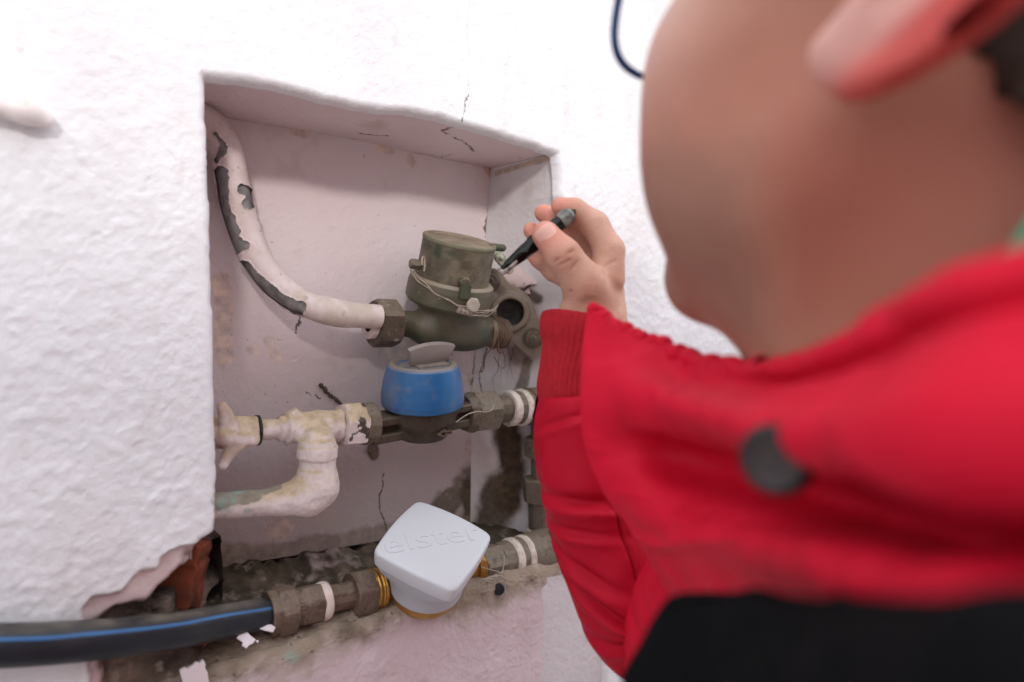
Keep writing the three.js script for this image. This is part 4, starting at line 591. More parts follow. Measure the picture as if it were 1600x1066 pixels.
{ // seal tag hanging from a twisted wire
  const c = W(779, 921, -0.014), t = thing('seal_tag', 'small round dark seal in a clear rim hanging by wire from the white meter', 'seal', c), s = depthOf(c) / FPX;
  const n = CAM.clone().sub(c).normalize(), e = c.clone().addScaledVector(n, 0.01);
  add(t, 'disc', revolve(c.clone().addScaledVector(n, -0.003), e, fine([[0, 0], [0, 0.0064], [0.0045, 0.0066], [0.0062, 0.0058], [0.0065, 0]], 0.0008), { soft: true }), mat({ color: 0x0c1016, roughness: 0.3 }));
  add(t, 'rim', revolve(c.clone().addScaledVector(n, -0.005), e, [[0, 0.0064], [0, 0.0079], [0.005, 0.0079], [0.005, 0.0066], [0, 0.0064]]), mat({ color: 0xb9aeb0, roughness: 0.25, transmission: 0.5, thickness: 0.001 }));
  const WIREM = mat({ color: 0xb8aca0, roughness: 0.45, metalness: 0.5 }), wr = (pts) => { const q = pts.map(([a, b, z]) => W(a, b, z ?? -0.016)); add(t, 'wire', tube(q, 0.0004, 60, 6), WIREM); };
  wr([[779, 912], [782, 903], [784, 896], [787, 885, -0.02], [788, 868, -0.024]]); wr([[778, 913], [784, 904], [781, 895], [768, 891], [752, 886, -0.02]]); wr([[776, 915], [772, 906], [756, 905], [748, 903, -0.02]]); wr([[784, 914], [790, 911], [786, 902], [775, 900], [757, 906], [770, 910], [782, 912]]); wr([[781, 928], [790, 934], [794, 930], [788, 926]]);
}
{ // black hose
  const pts = [[-700, 1040, 0.024], [-420, 1016, 0.022], [-260, 1010, 0.022], [-120, 1010, 0.022], [0, 1009, 0.021], [90, 1005, 0.017], [190, 996, 0.006], [280, 984, -0.010], [360, 969, -0.026], [424, 958, -0.040]].map(([a, b, z]) => W(a, b, z));
  pts.unshift(pts[0].clone().add(V(-0.35, -0.25, 0.03)), pts[0].clone().add(V(-0.12, -0.03, 0.005))); pts.unshift(V(pts[0].x - 0.25, 0.016, 0.25));
  const t = thing('water_hose', 'thick black plastic water hose with a blue stripe', 'hose', pts[pts.length - 4]), g = tube(pts, 0.0146, 320, 96);
  const c = new THREE.CatmullRomCurve3(pts, false, 'centripetal'), p = V(), stripe = (q, i) => { const w = q.clone().sub(c.getPointAt(Math.floor(i / 97) / 320)).normalize(); const v = CAM.clone().sub(q).normalize(); const tt = c.getTangentAt(Math.floor(i / 97) / 320), e = V(-0.1, 0.62, 0.78); e.addScaledVector(tt, -e.dot(tt)).normalize(); return w.dot(e); };
  let i = 0; paint(g, (q, n) => { const d = stripe(q, i++), k = smooth(0.9942, 0.9968, d), w = q.clone(); const up = smooth(0.45, 0.95, n.y * (n.z > -2 ? 1 : 1)), dirt = smooth(0.0, 0.6, N(q, 70, 4) + 0.1); const upn = Math.abs(n.y) > 0.3 && d > 0.5 ? smooth(0.6, 0.95, Math.abs(n.y)) : 0; let col = mix3([0.016, 0.018, 0.024], [0.035, 0.035, 0.036], dirt * 0.6); col = mix3(col, [0.05, 0.17, 0.40], k * (0.75 + 0.4 * N(q, 40, 3))); return mix3(col, [0.27, 0.23, 0.18], clamp(upn * (0.35 + 1.0 * N(q, 60, 4))) * 0.6 * (1 - k * 0.8)); });
  add(t, 'tube', g, VC({ roughness: 0.36 }));
}
{ // loose flakes, twig, dirt, and the painted stub on the wall
  const flake = (pts, z, label, seed) => { const q = pts.map(([a, b]) => W(a, b, z)), c = q.reduce((a, b) => a.add(b), V()).multiplyScalar(1 / q.length), n = V(0.05, 0.55, 0.85).normalize(), y = V(0, 1, 0).addScaledVector(n, -n.y).normalize(), x = V().crossVectors(y, n); const sh = new THREE.Shape(); q.forEach((p, i) => { const d = p.clone().sub(c), a = [d.dot(x), d.dot(y) * 1.15]; i ? sh.lineTo(...a) : sh.moveTo(...a); }); const g = new THREE.ExtrudeGeometry(sh, { depth: 0.0012, bevelEnabled: true, bevelThickness: 0.0003, bevelSize: 0.0003, bevelSegments: 1 }); const M = new THREE.Matrix4().makeBasis(x, y, n).setPosition(c); const t = thing('paint_flake', label, 'paint flake', M); const m2 = weldNormals2(g); add(t, 'chip', paint(m2, (p) => mix3([0.76, 0.70, 0.73], [0.66, 0.58, 0.6], clamp(0.5 + N(p, 200, 2)))), M_FLAT); };
  flake([[371, 998], [377, 990], [386, 987], [391, 994], [398, 1000], [392, 1006], [387, 1008], [382, 1013], [377, 1009], [379, 1004]], -0.016, 'pale star shaped paint flake lying on the ledge under the hose', 1);
  flake([[401, 982], [412, 978], [424, 977], [429, 981], [424, 988], [414, 986]], -0.022, 'pale elongated paint flake tucked under the hose collar', 2);
  flake([[399, 1002], [403, 1001], [402, 1005]], -0.016, 'tiny pale paint flake right of the star shaped one', 3);
  const tw = W(515, 618, ZB + 0.006), t = thing('twig', 'short dark twig on the back wall left of the blue meter', 'twig', tw);
  add(t, 'stem', paint(tube([[500, 600], [504, 606], [511, 614], [520, 621], [530, 630], [538, 637]].map(([a, b], k) => W(a, b, ZB + 0.004 + 0.001 * (k % 2))), (v) => 0.0018 * (1 - 0.3 * v) + 0.0005 * Math.sin(v * 30), 60, 8), () => [0.09, 0.065, 0.045]), M_FLAT);
  const dc = W(583, 704, ZB + 0.004), t2 = thing('dirt_clump', 'small brown dirt clump on the back wall under the union nut', 'dirt clump', dc);
  add(t2, 'clump', paint(netIn((p) => ell(p, dc, V(0.0062, 0.0068, 0.003)) + 0.0022 * N(p, 220, 3), [dc], 0.014, 0.0008), (p) => mix3([0.12, 0.085, 0.06], [0.2, 0.15, 0.11], clamp(0.5 + N(p, 300, 3)))), M_FLAT);
  const s0 = W(-30, 158, 0.012), s1_ = W(40, 172, 0.012), s2_ = W(70, 186, 0.008), t3 = thing('wall_stub', 'white painted stub sticking out of the wall at the upper left', 'wall stub', s1_);
  add(t3, 'stub', paint(netIn((p) => smin(smin(cap(p, s0, s1_, 0.0075, 0.0075), cap(p, s1_, s2_, 0.0085, 0.0065), 0.006), cap(p, W(28, 168, 0.01), W(28, 168, -0.01), 0.008, 0.01), 0.006) + 0.0008 * N(p, 90, 3), [s0, s1_, s2_], 0.02, 0.0015), (p, n) => mix3([0.78, 0.72, 0.70], [0.6, 0.5, 0.4], smooth(0.2, 0.7, N(p, 100, 3)))), M_FLAT);
}
{ // dry roots and cobweb-like strands about the flange and under the meters
  const o = W(800, 560, -0.09), t = thing('root_tuft', 'thin dry roots hanging below the two bolt flange', 'roots', o), r = rng(77), M = VC({ roughness: 0.9 });
  for (let k = 0; k < 5; k++) { const x = 772 + r() * 52, y = 530 + r() * 30, z = -0.075 - r() * 0.02, pts = [W(x, y, z)]; for (let i = 1; i < 5; i++) pts.push(W(x + (r() - 0.5) * 16, y + i * (8 + r() * 10), z - 0.003 * i)); add(t, 'root', paint(tube(pts, (v) => 0.0005 * (1.1 - v), 40, 6), (p) => mix3([0.16, 0.12, 0.085], [0.07, 0.05, 0.035], clamp(0.5 + N(p, 200, 2)))), M); }
}
// ---------------------------------------------------------------- the person
const person = thing('person', 'person in red jacket seen from behind the left shoulder, reaching a pen toward the meter', 'person', V(0.42, 0, 0.52));
const M_SKIN = VC({ roughness: 0.52, sheen: 0.15, sheenRoughness: 0.6, sheenColor: new THREE.Color(0.9, 0.5, 0.4) });
// head: left-handed frame in head axes l (the person's left), u, f, scaled and set where the photo has it
const HS = 1.27, hYaw = -0.60, hPitch = 0.15;
const fH = V().addScaledVector(cF, Math.cos(hYaw)).addScaledVector(cR, Math.sin(hYaw)), lH = V().crossVectors(V(0, 1, 0), fH).normalize();
fH.crossVectors(lH, V(0, 1, 0)).normalize();
const hF = fH.clone().multiplyScalar(Math.cos(hPitch)).addScaledVector(V(0, 1, 0), Math.sin(hPitch)), hU = V().crossVectors(hF, lH).normalize();
if (hU.y < 0) hU.negate();
const LOBE = P(1290, 158, 0.252), hO = LOBE.clone().addScaledVector(lH, -0.078 * HS).addScaledVector(hF, 0.012 * HS).addScaledVector(hU, 0.040 * HS);
const Hd = (l, u, f) => hO.clone().addScaledVector(lH, l * HS).addScaledVector(hU, u * HS).addScaledVector(hF, f * HS);
const toHead = (p) => { const q = p.clone().sub(hO).multiplyScalar(1 / HS); return V(q.dot(lH), q.dot(hU), q.dot(hF)); };
function headSdf(q) {                                     // q = (left, up, forward) in unscaled metres
  const s = V(Math.abs(q.x), q.y, q.z);
  let d = ell(s, V(0, 0.045, -0.012), V(0.076, 0.088, 0.096));
  d = smin(d, ell(s, V(0, -0.025, 0.028), V(0.069, 0.082, 0.068)), 0.03);
  d = smin(d, cap(s, V(0.052, -0.055, 0.002), V(0.012, -0.098, 0.076), 0.016, 0.013), 0.03);
  d = smin(d, cap(s, V(0.0, -0.102, 0.084), V(0.010, -0.102, 0.082), 0.012, 0.011), 0.015);
  d = smin(d, ell(s, V(0.047, -0.014, 0.058), V(0.022, 0.020, 0.022)), 0.03); d = smin(d, ell(s, V(0.040, -0.052, 0.052), V(0.026, 0.034, 0.030)), 0.03); d = smin(d, cap(s, V(0, -0.088, 0.055), V(0, -0.12, -0.01), 0.026, 0.05), 0.03);
  d = smin(d, cap(s, V(0.0, 0.036, 0.088), V(0.034, 0.034, 0.074), 0.011, 0.011), 0.015);
  d = smax(d, -ell(s, V(0.033, 0.012, 0.094), V(0.017, 0.012, 0.014)), 0.012);
  d = smin(d, ell(s, V(0.033, 0.010, 0.072), V(0.0125, 0.0125, 0.0125)), 0.004);
  d = smin(d, cap(s, V(0, 0.018, 0.092), V(0, -0.022, 0.127), 0.008, 0.0115), 0.012);
  d = smin(d, ell(s, V(0.011, -0.026, 0.104), V(0.009, 0.008, 0.010)), 0.006);
  d = smin(d, cap(s, V(0, -0.054, 0.094), V(0.020, -0.057, 0.082), 0.0065, 0.0045), 0.006);
  d = smin(d, cap(s, V(0, -0.068, 0.091), V(0.017, -0.067, 0.082), 0.007, 0.005), 0.006);
  d = smax(d, -cap(s, V(0, -0.0612, 0.101), V(0.022, -0.0612, 0.088), 0.0016, 0.0012), 0.003);
  d = smin(d, cap(s, V(0, -0.045, -0.022), V(0.0, -0.155, -0.055), 0.057, 0.057), 0.03); d = smax(d, -(q.y + 0.165 - 0.25 * (q.z + 0.05)), 0.01);
  // ear
  const ex = s.x - 0.078 - 0.42 * Math.max(0, -0.020 - s.z), ey = s.y + 0.0166, ez = s.z + 0.050; const ry = ey * 0.57 - ez * 0.82, rz = ez * 0.57 + ey * 0.82;
  const disc = Math.hypot(ry / 0.036, rz / (0.0195 + 0.10 * Math.max(-0.02, Math.min(0.03, ry)) * 1)) ;
  let e = smax((disc - 1) * 0.022, Math.abs(ex - 0.004) - 0.0045, 0.004);
  const helix = Math.hypot((disc - 0.90) * 0.024, ex - 0.0085) - 0.0042; e = smin(e, helix, 0.003);
  e = smin(e, cap(V(ex, ry, rz), V(0.004, -0.026, 0.010), V(0.006, -0.034, 0.008), 0.008, 0.0078), 0.006);
  e = smax(e, -ell(V(ex, ry, rz), V(0.013, -0.002, 0.006), V(0.009, 0.016, 0.010)), 0.004);
  return smin(d, e, 0.006);
}
const skinHead = (p) => {
  const q = toHead(p), s = Math.abs(q.x); let c = mix3([0.44, 0.205, 0.138], [0.35, 0.145, 0.094], clamp(0.5 + 0.9 * N(p, 32, 4)));
  const beard = smooth(-0.035, -0.06, q.y + 0.010 * N(p, 60, 3)) * smooth(0.0, 0.03, q.z) * smooth(-0.125, -0.11, q.y); c = mix3(c, [0.22, 0.135, 0.10], 0.55 * beard);
  const ear = smooth(0.074, 0.082, s) * smooth(-0.065, -0.055, q.y) * smooth(0.0, -0.008, q.z), rz = (q.z + 0.050) * 0.57 + (q.y + 0.0166) * 0.82; c = mix3(c, mix3([0.66, 0.36, 0.31], [0.55, 0.05, 0.05], smooth(0.004, -0.009, rz)), 0.95 * ear);  // bright ear and deep red rim paint in light glowing through and shade below
  c = mix3(c, [0.29, 0.075, 0.048], 0.65 * smooth(0.02, -0.01, q.z) * smooth(-0.02, -0.06, q.y) * smooth(-0.13, -0.09, q.y)); c = mix3(c, [0.70, 0.46, 0.385], 0.8 * smooth(0.02, 0.075, q.z) * smooth(-0.06, 0.005, q.y));  // pale upper face and dark red jaw put light and shade into skin colour
  const lip = smooth(0.010, 0.004, Math.abs(q.y + 0.061)) * smooth(0.024, 0.018, s) * smooth(0.082, 0.088, q.z); c = mix3(c, [0.42, 0.15, 0.13], 0.8 * lip);
  const cheek = Math.exp(-((s - 0.05) ** 2 + (q.y + 0.035) ** 2) / 0.0011); c = mix3(c, [0.50, 0.18, 0.13], 0.35 * cheek);
  if (N(p, 160, 2, 4) > 0.5) c = mix3(c, [0.33, 0.16, 0.11], 0.4); return c;
};
const headPts = [Hd(-0.1, 0.14, -0.12), Hd(0.1, -0.21, 0.13), Hd(0.1, 0.14, 0.13), Hd(-0.1, -0.21, -0.12)];
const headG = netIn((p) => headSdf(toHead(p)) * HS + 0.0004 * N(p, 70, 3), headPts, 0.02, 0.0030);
// hand: joints by where they are seen and how far off they stand
const D0 = 0.62, J = (x, y, d = 0) => P(x, y, D0 + d), pm = D0 / FPX;
const finger = (pts) => pts;                              // [point, radius]
const thumb = [[J(935, 470, 0.004), 33], [J(914, 446, -0.010), 33], [J(880, 399, -0.022), 25.5], [J(853, 367, -0.020), 21]];
const index = [[J(948, 436, 0.004), 29], [J(952, 392, 0.006), 24], [J(930, 352, 0.010), 21.5], [J(898, 329, 0.008), 18.5], [J(876, 323, 0.008), 15]];
const middle = [[J(938, 440, 0.026), 28], [J(930, 402, 0.036), 22], [J(897, 362, 0.036), 20], [J(866, 343, 0.026), 17.5], [J(849, 333, 0.026), 14.5]];
const ringF = [[J(930, 450, 0.034), 29], [J(905, 420, 0.046), 21], [J(868, 397, 0.048), 19], [J(842, 374, 0.040), 16], [J(830, 360, 0.038), 13.5]];
const little = [[J(925, 465, 0.044), 26], [J(898, 442, 0.056), 19], [J(865, 424, 0.058), 17], [J(842, 405, 0.052), 14.5], [J(830, 395, 0.05), 12]];
const chains = [thumb, index, middle, ringF, little];
function chainD(p, ch, k) { let d = 1e9; for (let i = 0; i + 1 < ch.length; i++) d = smin(d, cap(p, ch[i][0], ch[i + 1][0], ch[i][1] * pm, ch[i + 1][1] * pm), k); return d; }
const palm = [[J(930, 505, 0.012), 52], [J(926, 470, 0.016), 52]];
const CREASES = [[J(864, 410, -0.034), J(897, 391, -0.036), 0.0015, 0.0018], [J(870, 416, -0.034), J(890, 407, -0.036), 0.0012, 0.0009], [J(893, 420, -0.032), J(904, 408, -0.034), 0.0013, 0.0010], [J(908, 360, -0.004), J(931, 345, -0.006), 0.0014, 0.0019], [J(913, 398, -0.012), J(953, 380, -0.012), 0.0015, 0.0021], [J(918, 424, -0.016), J(962, 408, -0.010), 0.0016, 0.0022], [J(922, 432, -0.020), J(950, 424, -0.016), 0.0012, 0.0012], [J(880, 500, -0.022), J(893, 455, -0.024), 0.0014, 0.0012]];
for (let k = 0; k < 9; k++) CREASES.push([J(880 + k * 2.5, 436 + k * 6.5, -0.022), J(926 + 2.5 * k + 5 * Math.sin(k * 2.3), 440 + k * 6.5 + 3 * Math.sin(k * 1.7), -0.028), 0.0010, 0.00055 + 0.00025 * Math.sin(k * 3.1)]);
for (let k = 0; k < 4; k++) CREASES.push([J(862 + k * 3, 386 + k * 2.5, -0.04), J(884 + k * 2, 374 + k * 3.2, -0.042), 0.0008, 0.0005]);
const handSdf = (p) => {
  let d = cap(p, J(912, 590, 0.012), palm[0][0], 44 * pm, 46 * pm);
  d = smin(d, cap(p, J(928, 520, 0.012), J(940, 460, 0.016), 44 * pm, 35 * pm), 0.015);
  d = smin(d, cap(p, J(918, 515, 0.016), J(936, 445, 0.03), 40 * pm, 32 * pm), 0.015);
  d = smin(d, cap(p, J(905, 520, 0.0), J(914, 452, -0.006), 38 * pm, 31 * pm), 0.012);
  let f = 1e9; for (const ch of chains.slice(1)) f = Math.min(f, chainD(p, ch, 0.004));
  d = smin(d, f, 0.0045); d = smin(d, chainD(p, thumb, 0.006), 0.004);
  for (const [a, b, w, dep] of CREASES) { const q = cap(p, a, b, 0, 0); if (q < w * 3) d += dep * Math.exp(-(q * q) / (w * w)); }
  return d + 0.00025 * N(p, 200, 3) + 0.0004 * N(p, 70, 2);
};
const hPts = [J(820, 300, -0.05), J(990, 300, 0.08), J(830, 560, 0.08), J(990, 560, -0.05)];
const handG = netIn(handSdf, hPts, 0.006, 0.0013);
const skinHand = (p) => {
  let c = mix3([0.62, 0.37, 0.275], [0.52, 0.265, 0.185], clamp(0.5 + 1.1 * N(p, 60, 4)));
  for (const ch of chains) { const t = ch[ch.length - 1], d = p.distanceTo(t[0]) / (t[1] * pm); c = mix3(c, [0.58, 0.22, 0.165], 0.75 * smooth(2.6, 0.9, d)); }
  c = mix3(c, [0.50, 0.21, 0.15], 0.5 * smooth(0.012, 0.0, Math.abs(chainD(p, middle, 0.004))) * 0.6);
  for (const [a, b, w, dep] of CREASES) { const q = cap(p, a, b, 0, 0); if (q < w * 3) c = mix3(c, [0.36, 0.13, 0.09], Math.min(0.34, dep * 220) * Math.exp(-(q * q) / (w * w * 1.2))); }
  const l = Math.abs(Math.sin((p.y + 0.3 * p.x) * 900 + 4 * N(p, 90, 3))); c = c.map((v) => v * (0.95 + 0.06 * l)); return c;
};
// arms, torso and legs under the clothes
const nB = Hd(0, -0.19, -0.06), dn = (p, y) => V(p.x, p.y - y, p.z);
const SHL = nB.clone().addScaledVector(lH, 0.19).add(V(0, -0.10, 0)).addScaledVector(fH, -0.02), SHR = nB.clone().addScaledVector(lH, -0.20).add(V(0, -0.07, 0)).addScaledVector(fH, 0.03);
const ELR = P(1012, 990, 0.585), WRR = J(912, 590, 0.012), HIP = nB.clone().add(V(0, -0.62, 0)).addScaledVector(fH, -0.20);
const ELL_ = SHL.clone().add(V(0, -0.30, 0)).addScaledVector(fH, 0.03), WRL = ELL_.clone().add(V(0, -0.22, 0)).addScaledVector(fH, 0.12);
const footL = V(HIP.x - 0.12, 0.07, HIP.z - 0.02), footR = V(HIP.x + 0.12, 0.07, HIP.z + 0.03), kneeL = V(HIP.x - 0.11, 0.48, HIP.z - 0.06), kneeR = V(HIP.x + 0.11, 0.48, HIP.z - 0.02);
const hipL = HIP.clone().add(V(-0.09, 0, 0)), hipR = HIP.clone().add(V(0.09, 0, 0));
const CAMLOW = CAM.clone().addScaledVector(cF, 0.09).add(V(0, -0.11, 0));
const coreSdf = (p) => { let d = cap(p, nB, HIP, 0.075, 0.11); d = smin(d, cap(p, SHL, SHR, 0.05, 0.05), 0.06); d = smin(d, cap(p, SHR, ELR, 0.042, 0.036), 0.03); d = smin(d, cap(p, ELR, WRR, 0.036, 0.026), 0.02); d = smin(d, cap(p, SHL, ELL_, 0.042, 0.036), 0.03); d = smin(d, cap(p, ELL_, WRL, 0.036, 0.026), 0.02);
  for (const [a, b, c] of [[hipL, kneeL, footL], [hipR, kneeR, footR]]) { d = smin(d, cap(p, a, b, 0.075, 0.052), 0.04); d = smin(d, cap(p, b, c, 0.052, 0.036), 0.03); } return smax(d, 0.27 - p.distanceTo(CAMLOW), 0.02); };
const coreG = netIn(coreSdf, [nB, HIP, SHL, SHR, ELR, WRR, WRL, footL, footR], 0.13, 0.014);
const tri = (g) => { const h = new THREE.BufferGeometry(); h.setAttribute('position', g.attributes.position); h.setAttribute('normal', g.attributes.normal); h.setAttribute('color', g.attributes.color); h.setIndex(g.index); return h; };
// the left hand hangs relaxed
const lhS = (p) => { let d = cap(p, WRL, WRL.clone().add(V(0, -0.07, 0)).addScaledVector(fH, 0.02), 0.024, 0.030); for (let k = 0; k < 4; k++) { const a = WRL.clone().add(V(0, -0.085, 0)).addScaledVector(fH, -0.022 + k * 0.019), b = a.clone().add(V(0.006, -0.042, 0)), c = b.clone().add(V(0.018, -0.030 + 0.004 * Math.abs(k - 1.5), 0)); d = smin(d, smin(cap(p, a, b, 0.0095, 0.0085), cap(p, b, c, 0.0085, 0.007), 0.004), 0.006); } const t0 = WRL.clone().add(V(0, -0.03, 0)).addScaledVector(fH, 0.03), t1 = t0.clone().add(V(0.004, -0.04, 0)).addScaledVector(fH, 0.016), t2 = t1.clone().add(V(0.008, -0.03, 0)); return smin(d, smin(cap(p, t0, t1, 0.013, 0.011), cap(p, t1, t2, 0.0105, 0.008), 0.004), 0.010); };
const lhG = netIn(lhS, [WRL, WRL.clone().add(V(0, -0.17, 0))], 0.07, 0.003);
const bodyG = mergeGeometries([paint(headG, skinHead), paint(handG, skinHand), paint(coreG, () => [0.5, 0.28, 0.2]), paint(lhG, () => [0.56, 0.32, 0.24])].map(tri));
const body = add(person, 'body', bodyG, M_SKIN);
{ // thumb nail, and the eyes
  const tip = thumb[3][0], base = thumb[2][0], along = tip.clone().sub(base).normalize(), view = CAM.clone().sub(tip).normalize(), out = view.addScaledVector(along, -view.dot(along)).addScaledVector(cR, 0.10).normalize(), side = V().crossVectors(along, out);
  const c = tip.clone().addScaledVector(along, 0.0012), R = 21 * pm;
  const nail = gridGeo(24, 24, (u, v) => { const a = (u - 0.5) * 1.75, t = (v - 0.5) * 0.0185, w = Math.pow(clamp(1 - Math.pow(Math.abs(v * 2 - 1), 5)), 0.35), k = lerp(0.86, 1.0, v); return c.clone().addScaledVector(along, t - 0.0035).addScaledVector(out, Math.cos(a * w * k) * (R + 0.0009) - 0.0002 - 0.0014 * smooth(0.75, 1, v) * 0.5).addScaledVector(side, Math.sin(a * w * k) * (R + 0.0004)); });
  add(body, 'nail', paint(nail, (p) => { const k = p.clone().sub(c).dot(along); return mix3([0.66, 0.36, 0.30], [0.72, 0.52, 0.46], smooth(-0.004, -0.012, k) * 0.7 + smooth(0.003, 0.006, k) * 0.5); }), VC({ roughness: 0.28, clearcoat: 0.2 }));
  for (const s of [-1, 1]) { const g = new THREE.SphereGeometry(0.0118 * HS, 24, 16); g.translate(...Hd(s * 0.033, 0.0105, 0.0735).toArray()); add(body, 'eye', paint(g, (p) => { const q = toHead(p), r = Math.hypot(q.x - s * 0.033, q.y - 0.008); return q.z > 0.078 && r < 0.0055 ? [0.06, 0.035, 0.02] : [0.7, 0.66, 0.62]; }), VC({ roughness: 0.2 })); }
}
// short dark hair as a shell over the skull
{
  const hair = (p) => { const q = toHead(p); let d = smin(ell(q, V(0, 0.050, -0.016), V(0.082, 0.092, 0.102)), ell(q, V(0, -0.035, -0.046), V(0.062, 0.05, 0.056)), 0.02) * HS + 0.003 * N(p, 120, 4); const front = q.y - 0.055 - 0.9 * Math.max(0, -q.z + 0.055), line = -(q.y - lerp(0.075, -0.062, smooth(0.07, -0.085, q.z)) - 0.006 - 0.012 * fbm(q.x * 60, q.y * 60, q.z * 60, 4) - 0.010 * noise(q.x * 320, q.y * 60, q.z * 320)) * HS; return smax(d, line, 0.004); };
  add(person, 'hair', paint(netIn(hair, [Hd(-0.09, 0.15, -0.13), Hd(0.09, -0.06, 0.1)], 0.02, 0.0035), (p) => mix3([0.018, 0.010, 0.007], [0.045, 0.025, 0.017], clamp(0.5 + N(p, 240, 3)))), VC({ roughness: 0.75 }));
}
// ---- clothes
const REDM = VC({ roughness: 0.55, specularIntensity: 0.2, sheen: 0.06, sheenRoughness: 0.45, sheenColor: new THREE.Color(0.9, 0.25, 0.3) });
const RED = [0.62, 0.009, 0.036], RED2 = [0.52, 0.006, 0.024];
const weave = (p) => mix3(RED, RED2, clamp(0.5 + 0.8 * N(p, 30, 3))).map((v) => v * (1 + 0.05 * N(p, 600, 2)));
function cr(a, b, c, d, t) { const t2 = t * t, t3 = t2 * t; return 0.5 * (2 * b + (c - a) * t + (2 * a - 5 * b + 4 * c - d) * t2 + (3 * b - a - 3 * c + d) * t3); }
function sheet(rows) {                                     // smooth surface through a net of points
  const R = rows.length, C = rows[0].length, at = (i, j) => rows[Math.min(R - 1, Math.max(0, i))][Math.min(C - 1, Math.max(0, j))];
  return (u, v) => { const x = u * (C - 1), y = v * (R - 1), j = Math.min(C - 2, Math.floor(x)), i = Math.min(R - 2, Math.floor(y)), tx = x - j, ty = y - i; const o = []; for (const k of ['x', 'y', 'z']) o.push(cr(...[-1, 0, 1, 2].map((a) => cr(at(i + a, j - 1)[k], at(i + a, j)[k], at(i + a, j + 1)[k], at(i + a, j + 2)[k], tx)), ty)); return V(...o); };
}
function cloth(fn, nu, nv, th, wrinkle) {                  // closed sheet of cloth with rounded edges
  const e = 2e-3, nrm = (u, v) => { const a = fn(clamp(u + e), v).sub(fn(clamp(u - e), v)), b = fn(u, clamp(v + e)).sub(fn(u, clamp(v - e))), n = a.cross(b).normalize(); if (n.dot(CAM.clone().sub(fn(u, v))) < 0) n.negate(); return n; };
  const face = (s) => gridGeo(nu, nv, (u, v) => { const p = fn(u, v), n = nrm(u, v), rim = Math.min(u, 1 - u, v, 1 - v), k = Math.sqrt(clamp(1 - Math.pow(Math.max(0, 0.02 - rim) / 0.02, 2))); return p.addScaledVector(n, s * th * k + wrinkle(p, u, v) * smooth(0, 0.03, rim)); });
  return mergeGeometries([face(1), face(-1)]);
}
const Q = (r) => r.map(([x, y, d]) => P(x, y, d));
// open front panel and collar of the jacket
const front = sheet([
  [[929, 484, 0.492], [984, 518, 0.462], [1058, 552, 0.432], [1150, 574, 0.355], [1262, 560, 0.268], [1370, 504, 0.208], [1480, 442, 0.168], [1610, 406, 0.153], [1780, 354, 0.143]],
  [[918, 548, 0.480], [990, 570, 0.445], [1075, 592, 0.412], [1165, 606, 0.331], [1270, 600, 0.254], [1380, 560, 0.196], [1490, 510, 0.158], [1620, 465, 0.144], [1790, 430, 0.136]],
  [[912, 625, 0.470], [985, 640, 0.432], [1080, 655, 0.398], [1175, 668, 0.316], [1280, 676, 0.243], [1390, 665, 0.187], [1500, 640, 0.150], [1630, 610, 0.138], [1800, 590, 0.129]],
  [[917, 690, 0.468], [985, 712, 0.436], [1085, 730, 0.405], [1180, 745, 0.326], [1290, 760, 0.253], [1400, 770, 0.199], [1510, 772, 0.162], [1640, 765, 0.151], [1810, 760, 0.142]],
  [[942, 756, 0.462], [1005, 780, 0.428], [1095, 800, 0.389], [1190, 815, 0.311], [1300, 832, 0.241], [1410, 848, 0.191], [1520, 862, 0.160], [1650, 872, 0.150], [1820, 880, 0.142]],
  [[984, 812, 0.456], [1035, 840, 0.420], [1112, 862, 0.370], [1200, 878, 0.296], [1310, 895, 0.227], [1420, 912, 0.180], [1530, 930, 0.152], [1660, 950, 0.142], [1830, 970, 0.136]],
  [[1020, 862, 0.458], [1062, 902, 0.424], [1130, 930, 0.368], [1215, 950, 0.298], [1320, 968, 0.233], [1430, 985, 0.186], [1540, 1005, 0.158], [1670, 1030, 0.148], [1840, 1060, 0.141]],
  [[1040, 905, 0.468], [1080, 960, 0.440], [1145, 1000, 0.376], [1225, 1030, 0.311], [1330, 1060, 0.246], [1440, 1085, 0.200], [1550, 1105, 0.172], [1680, 1130, 0.161], [1850, 1160, 0.153]]].map(Q));
// torso and upper sleeves behind it
const CUTB = P(1250, 1150, 0.2), ringD = (q) => { const r = Math.hypot(q.x, q.z + 0.055), b = clamp(0.5 - (q.z + 0.055) / 0.16), h = lerp(-0.205, -0.085, smooth(0.5, 0.95, b)); return smax(Math.abs(r - 0.083) - 0.010, Math.max(q.y - h, -0.27 - q.y), 0.010); };
const jacketSdf = (p) => {
  let d = cap(p, nB.clone().add(V(0.03, -0.10, 0)).addScaledVector(fH, 0.02), HIP.clone().add(V(0, 0.06, 0)), 0.125, 0.155);
  d = smin(d, cap(p, SHR, ELR.clone().lerp(SHR, 0.42), 0.075, 0.068), 0.05); d = smin(d, cap(p, SHL, ELL_, 0.066, 0.058), 0.05); d = smin(d, cap(p, ELL_, WRL, 0.058, 0.046), 0.03);
  d = smin(d, cap(p, SHL.clone().lerp(SHR, 0.1), SHR, 0.06, 0.07), 0.06);
  const q = toHead(p); d = smax(d, -(cap(q, V(0, -0.05, -0.022), V(0, -0.2, -0.062), 0.074, 0.082) * HS), 0.01);
  d = smin(d, ringD(q) * HS, 0.02); d = smax(d, -cap(p, CAM, CUTB, 0.12, 0.18), 0.02);
  return d + 0.004 * N(p, 22, 3);
};
const jacket = add(person, 'jacket', paint(netIn(jacketSdf, [nB, HIP, SHL, SHR, ELL_, WRL, ELR], 0.2, 0.009), weave), REDM);
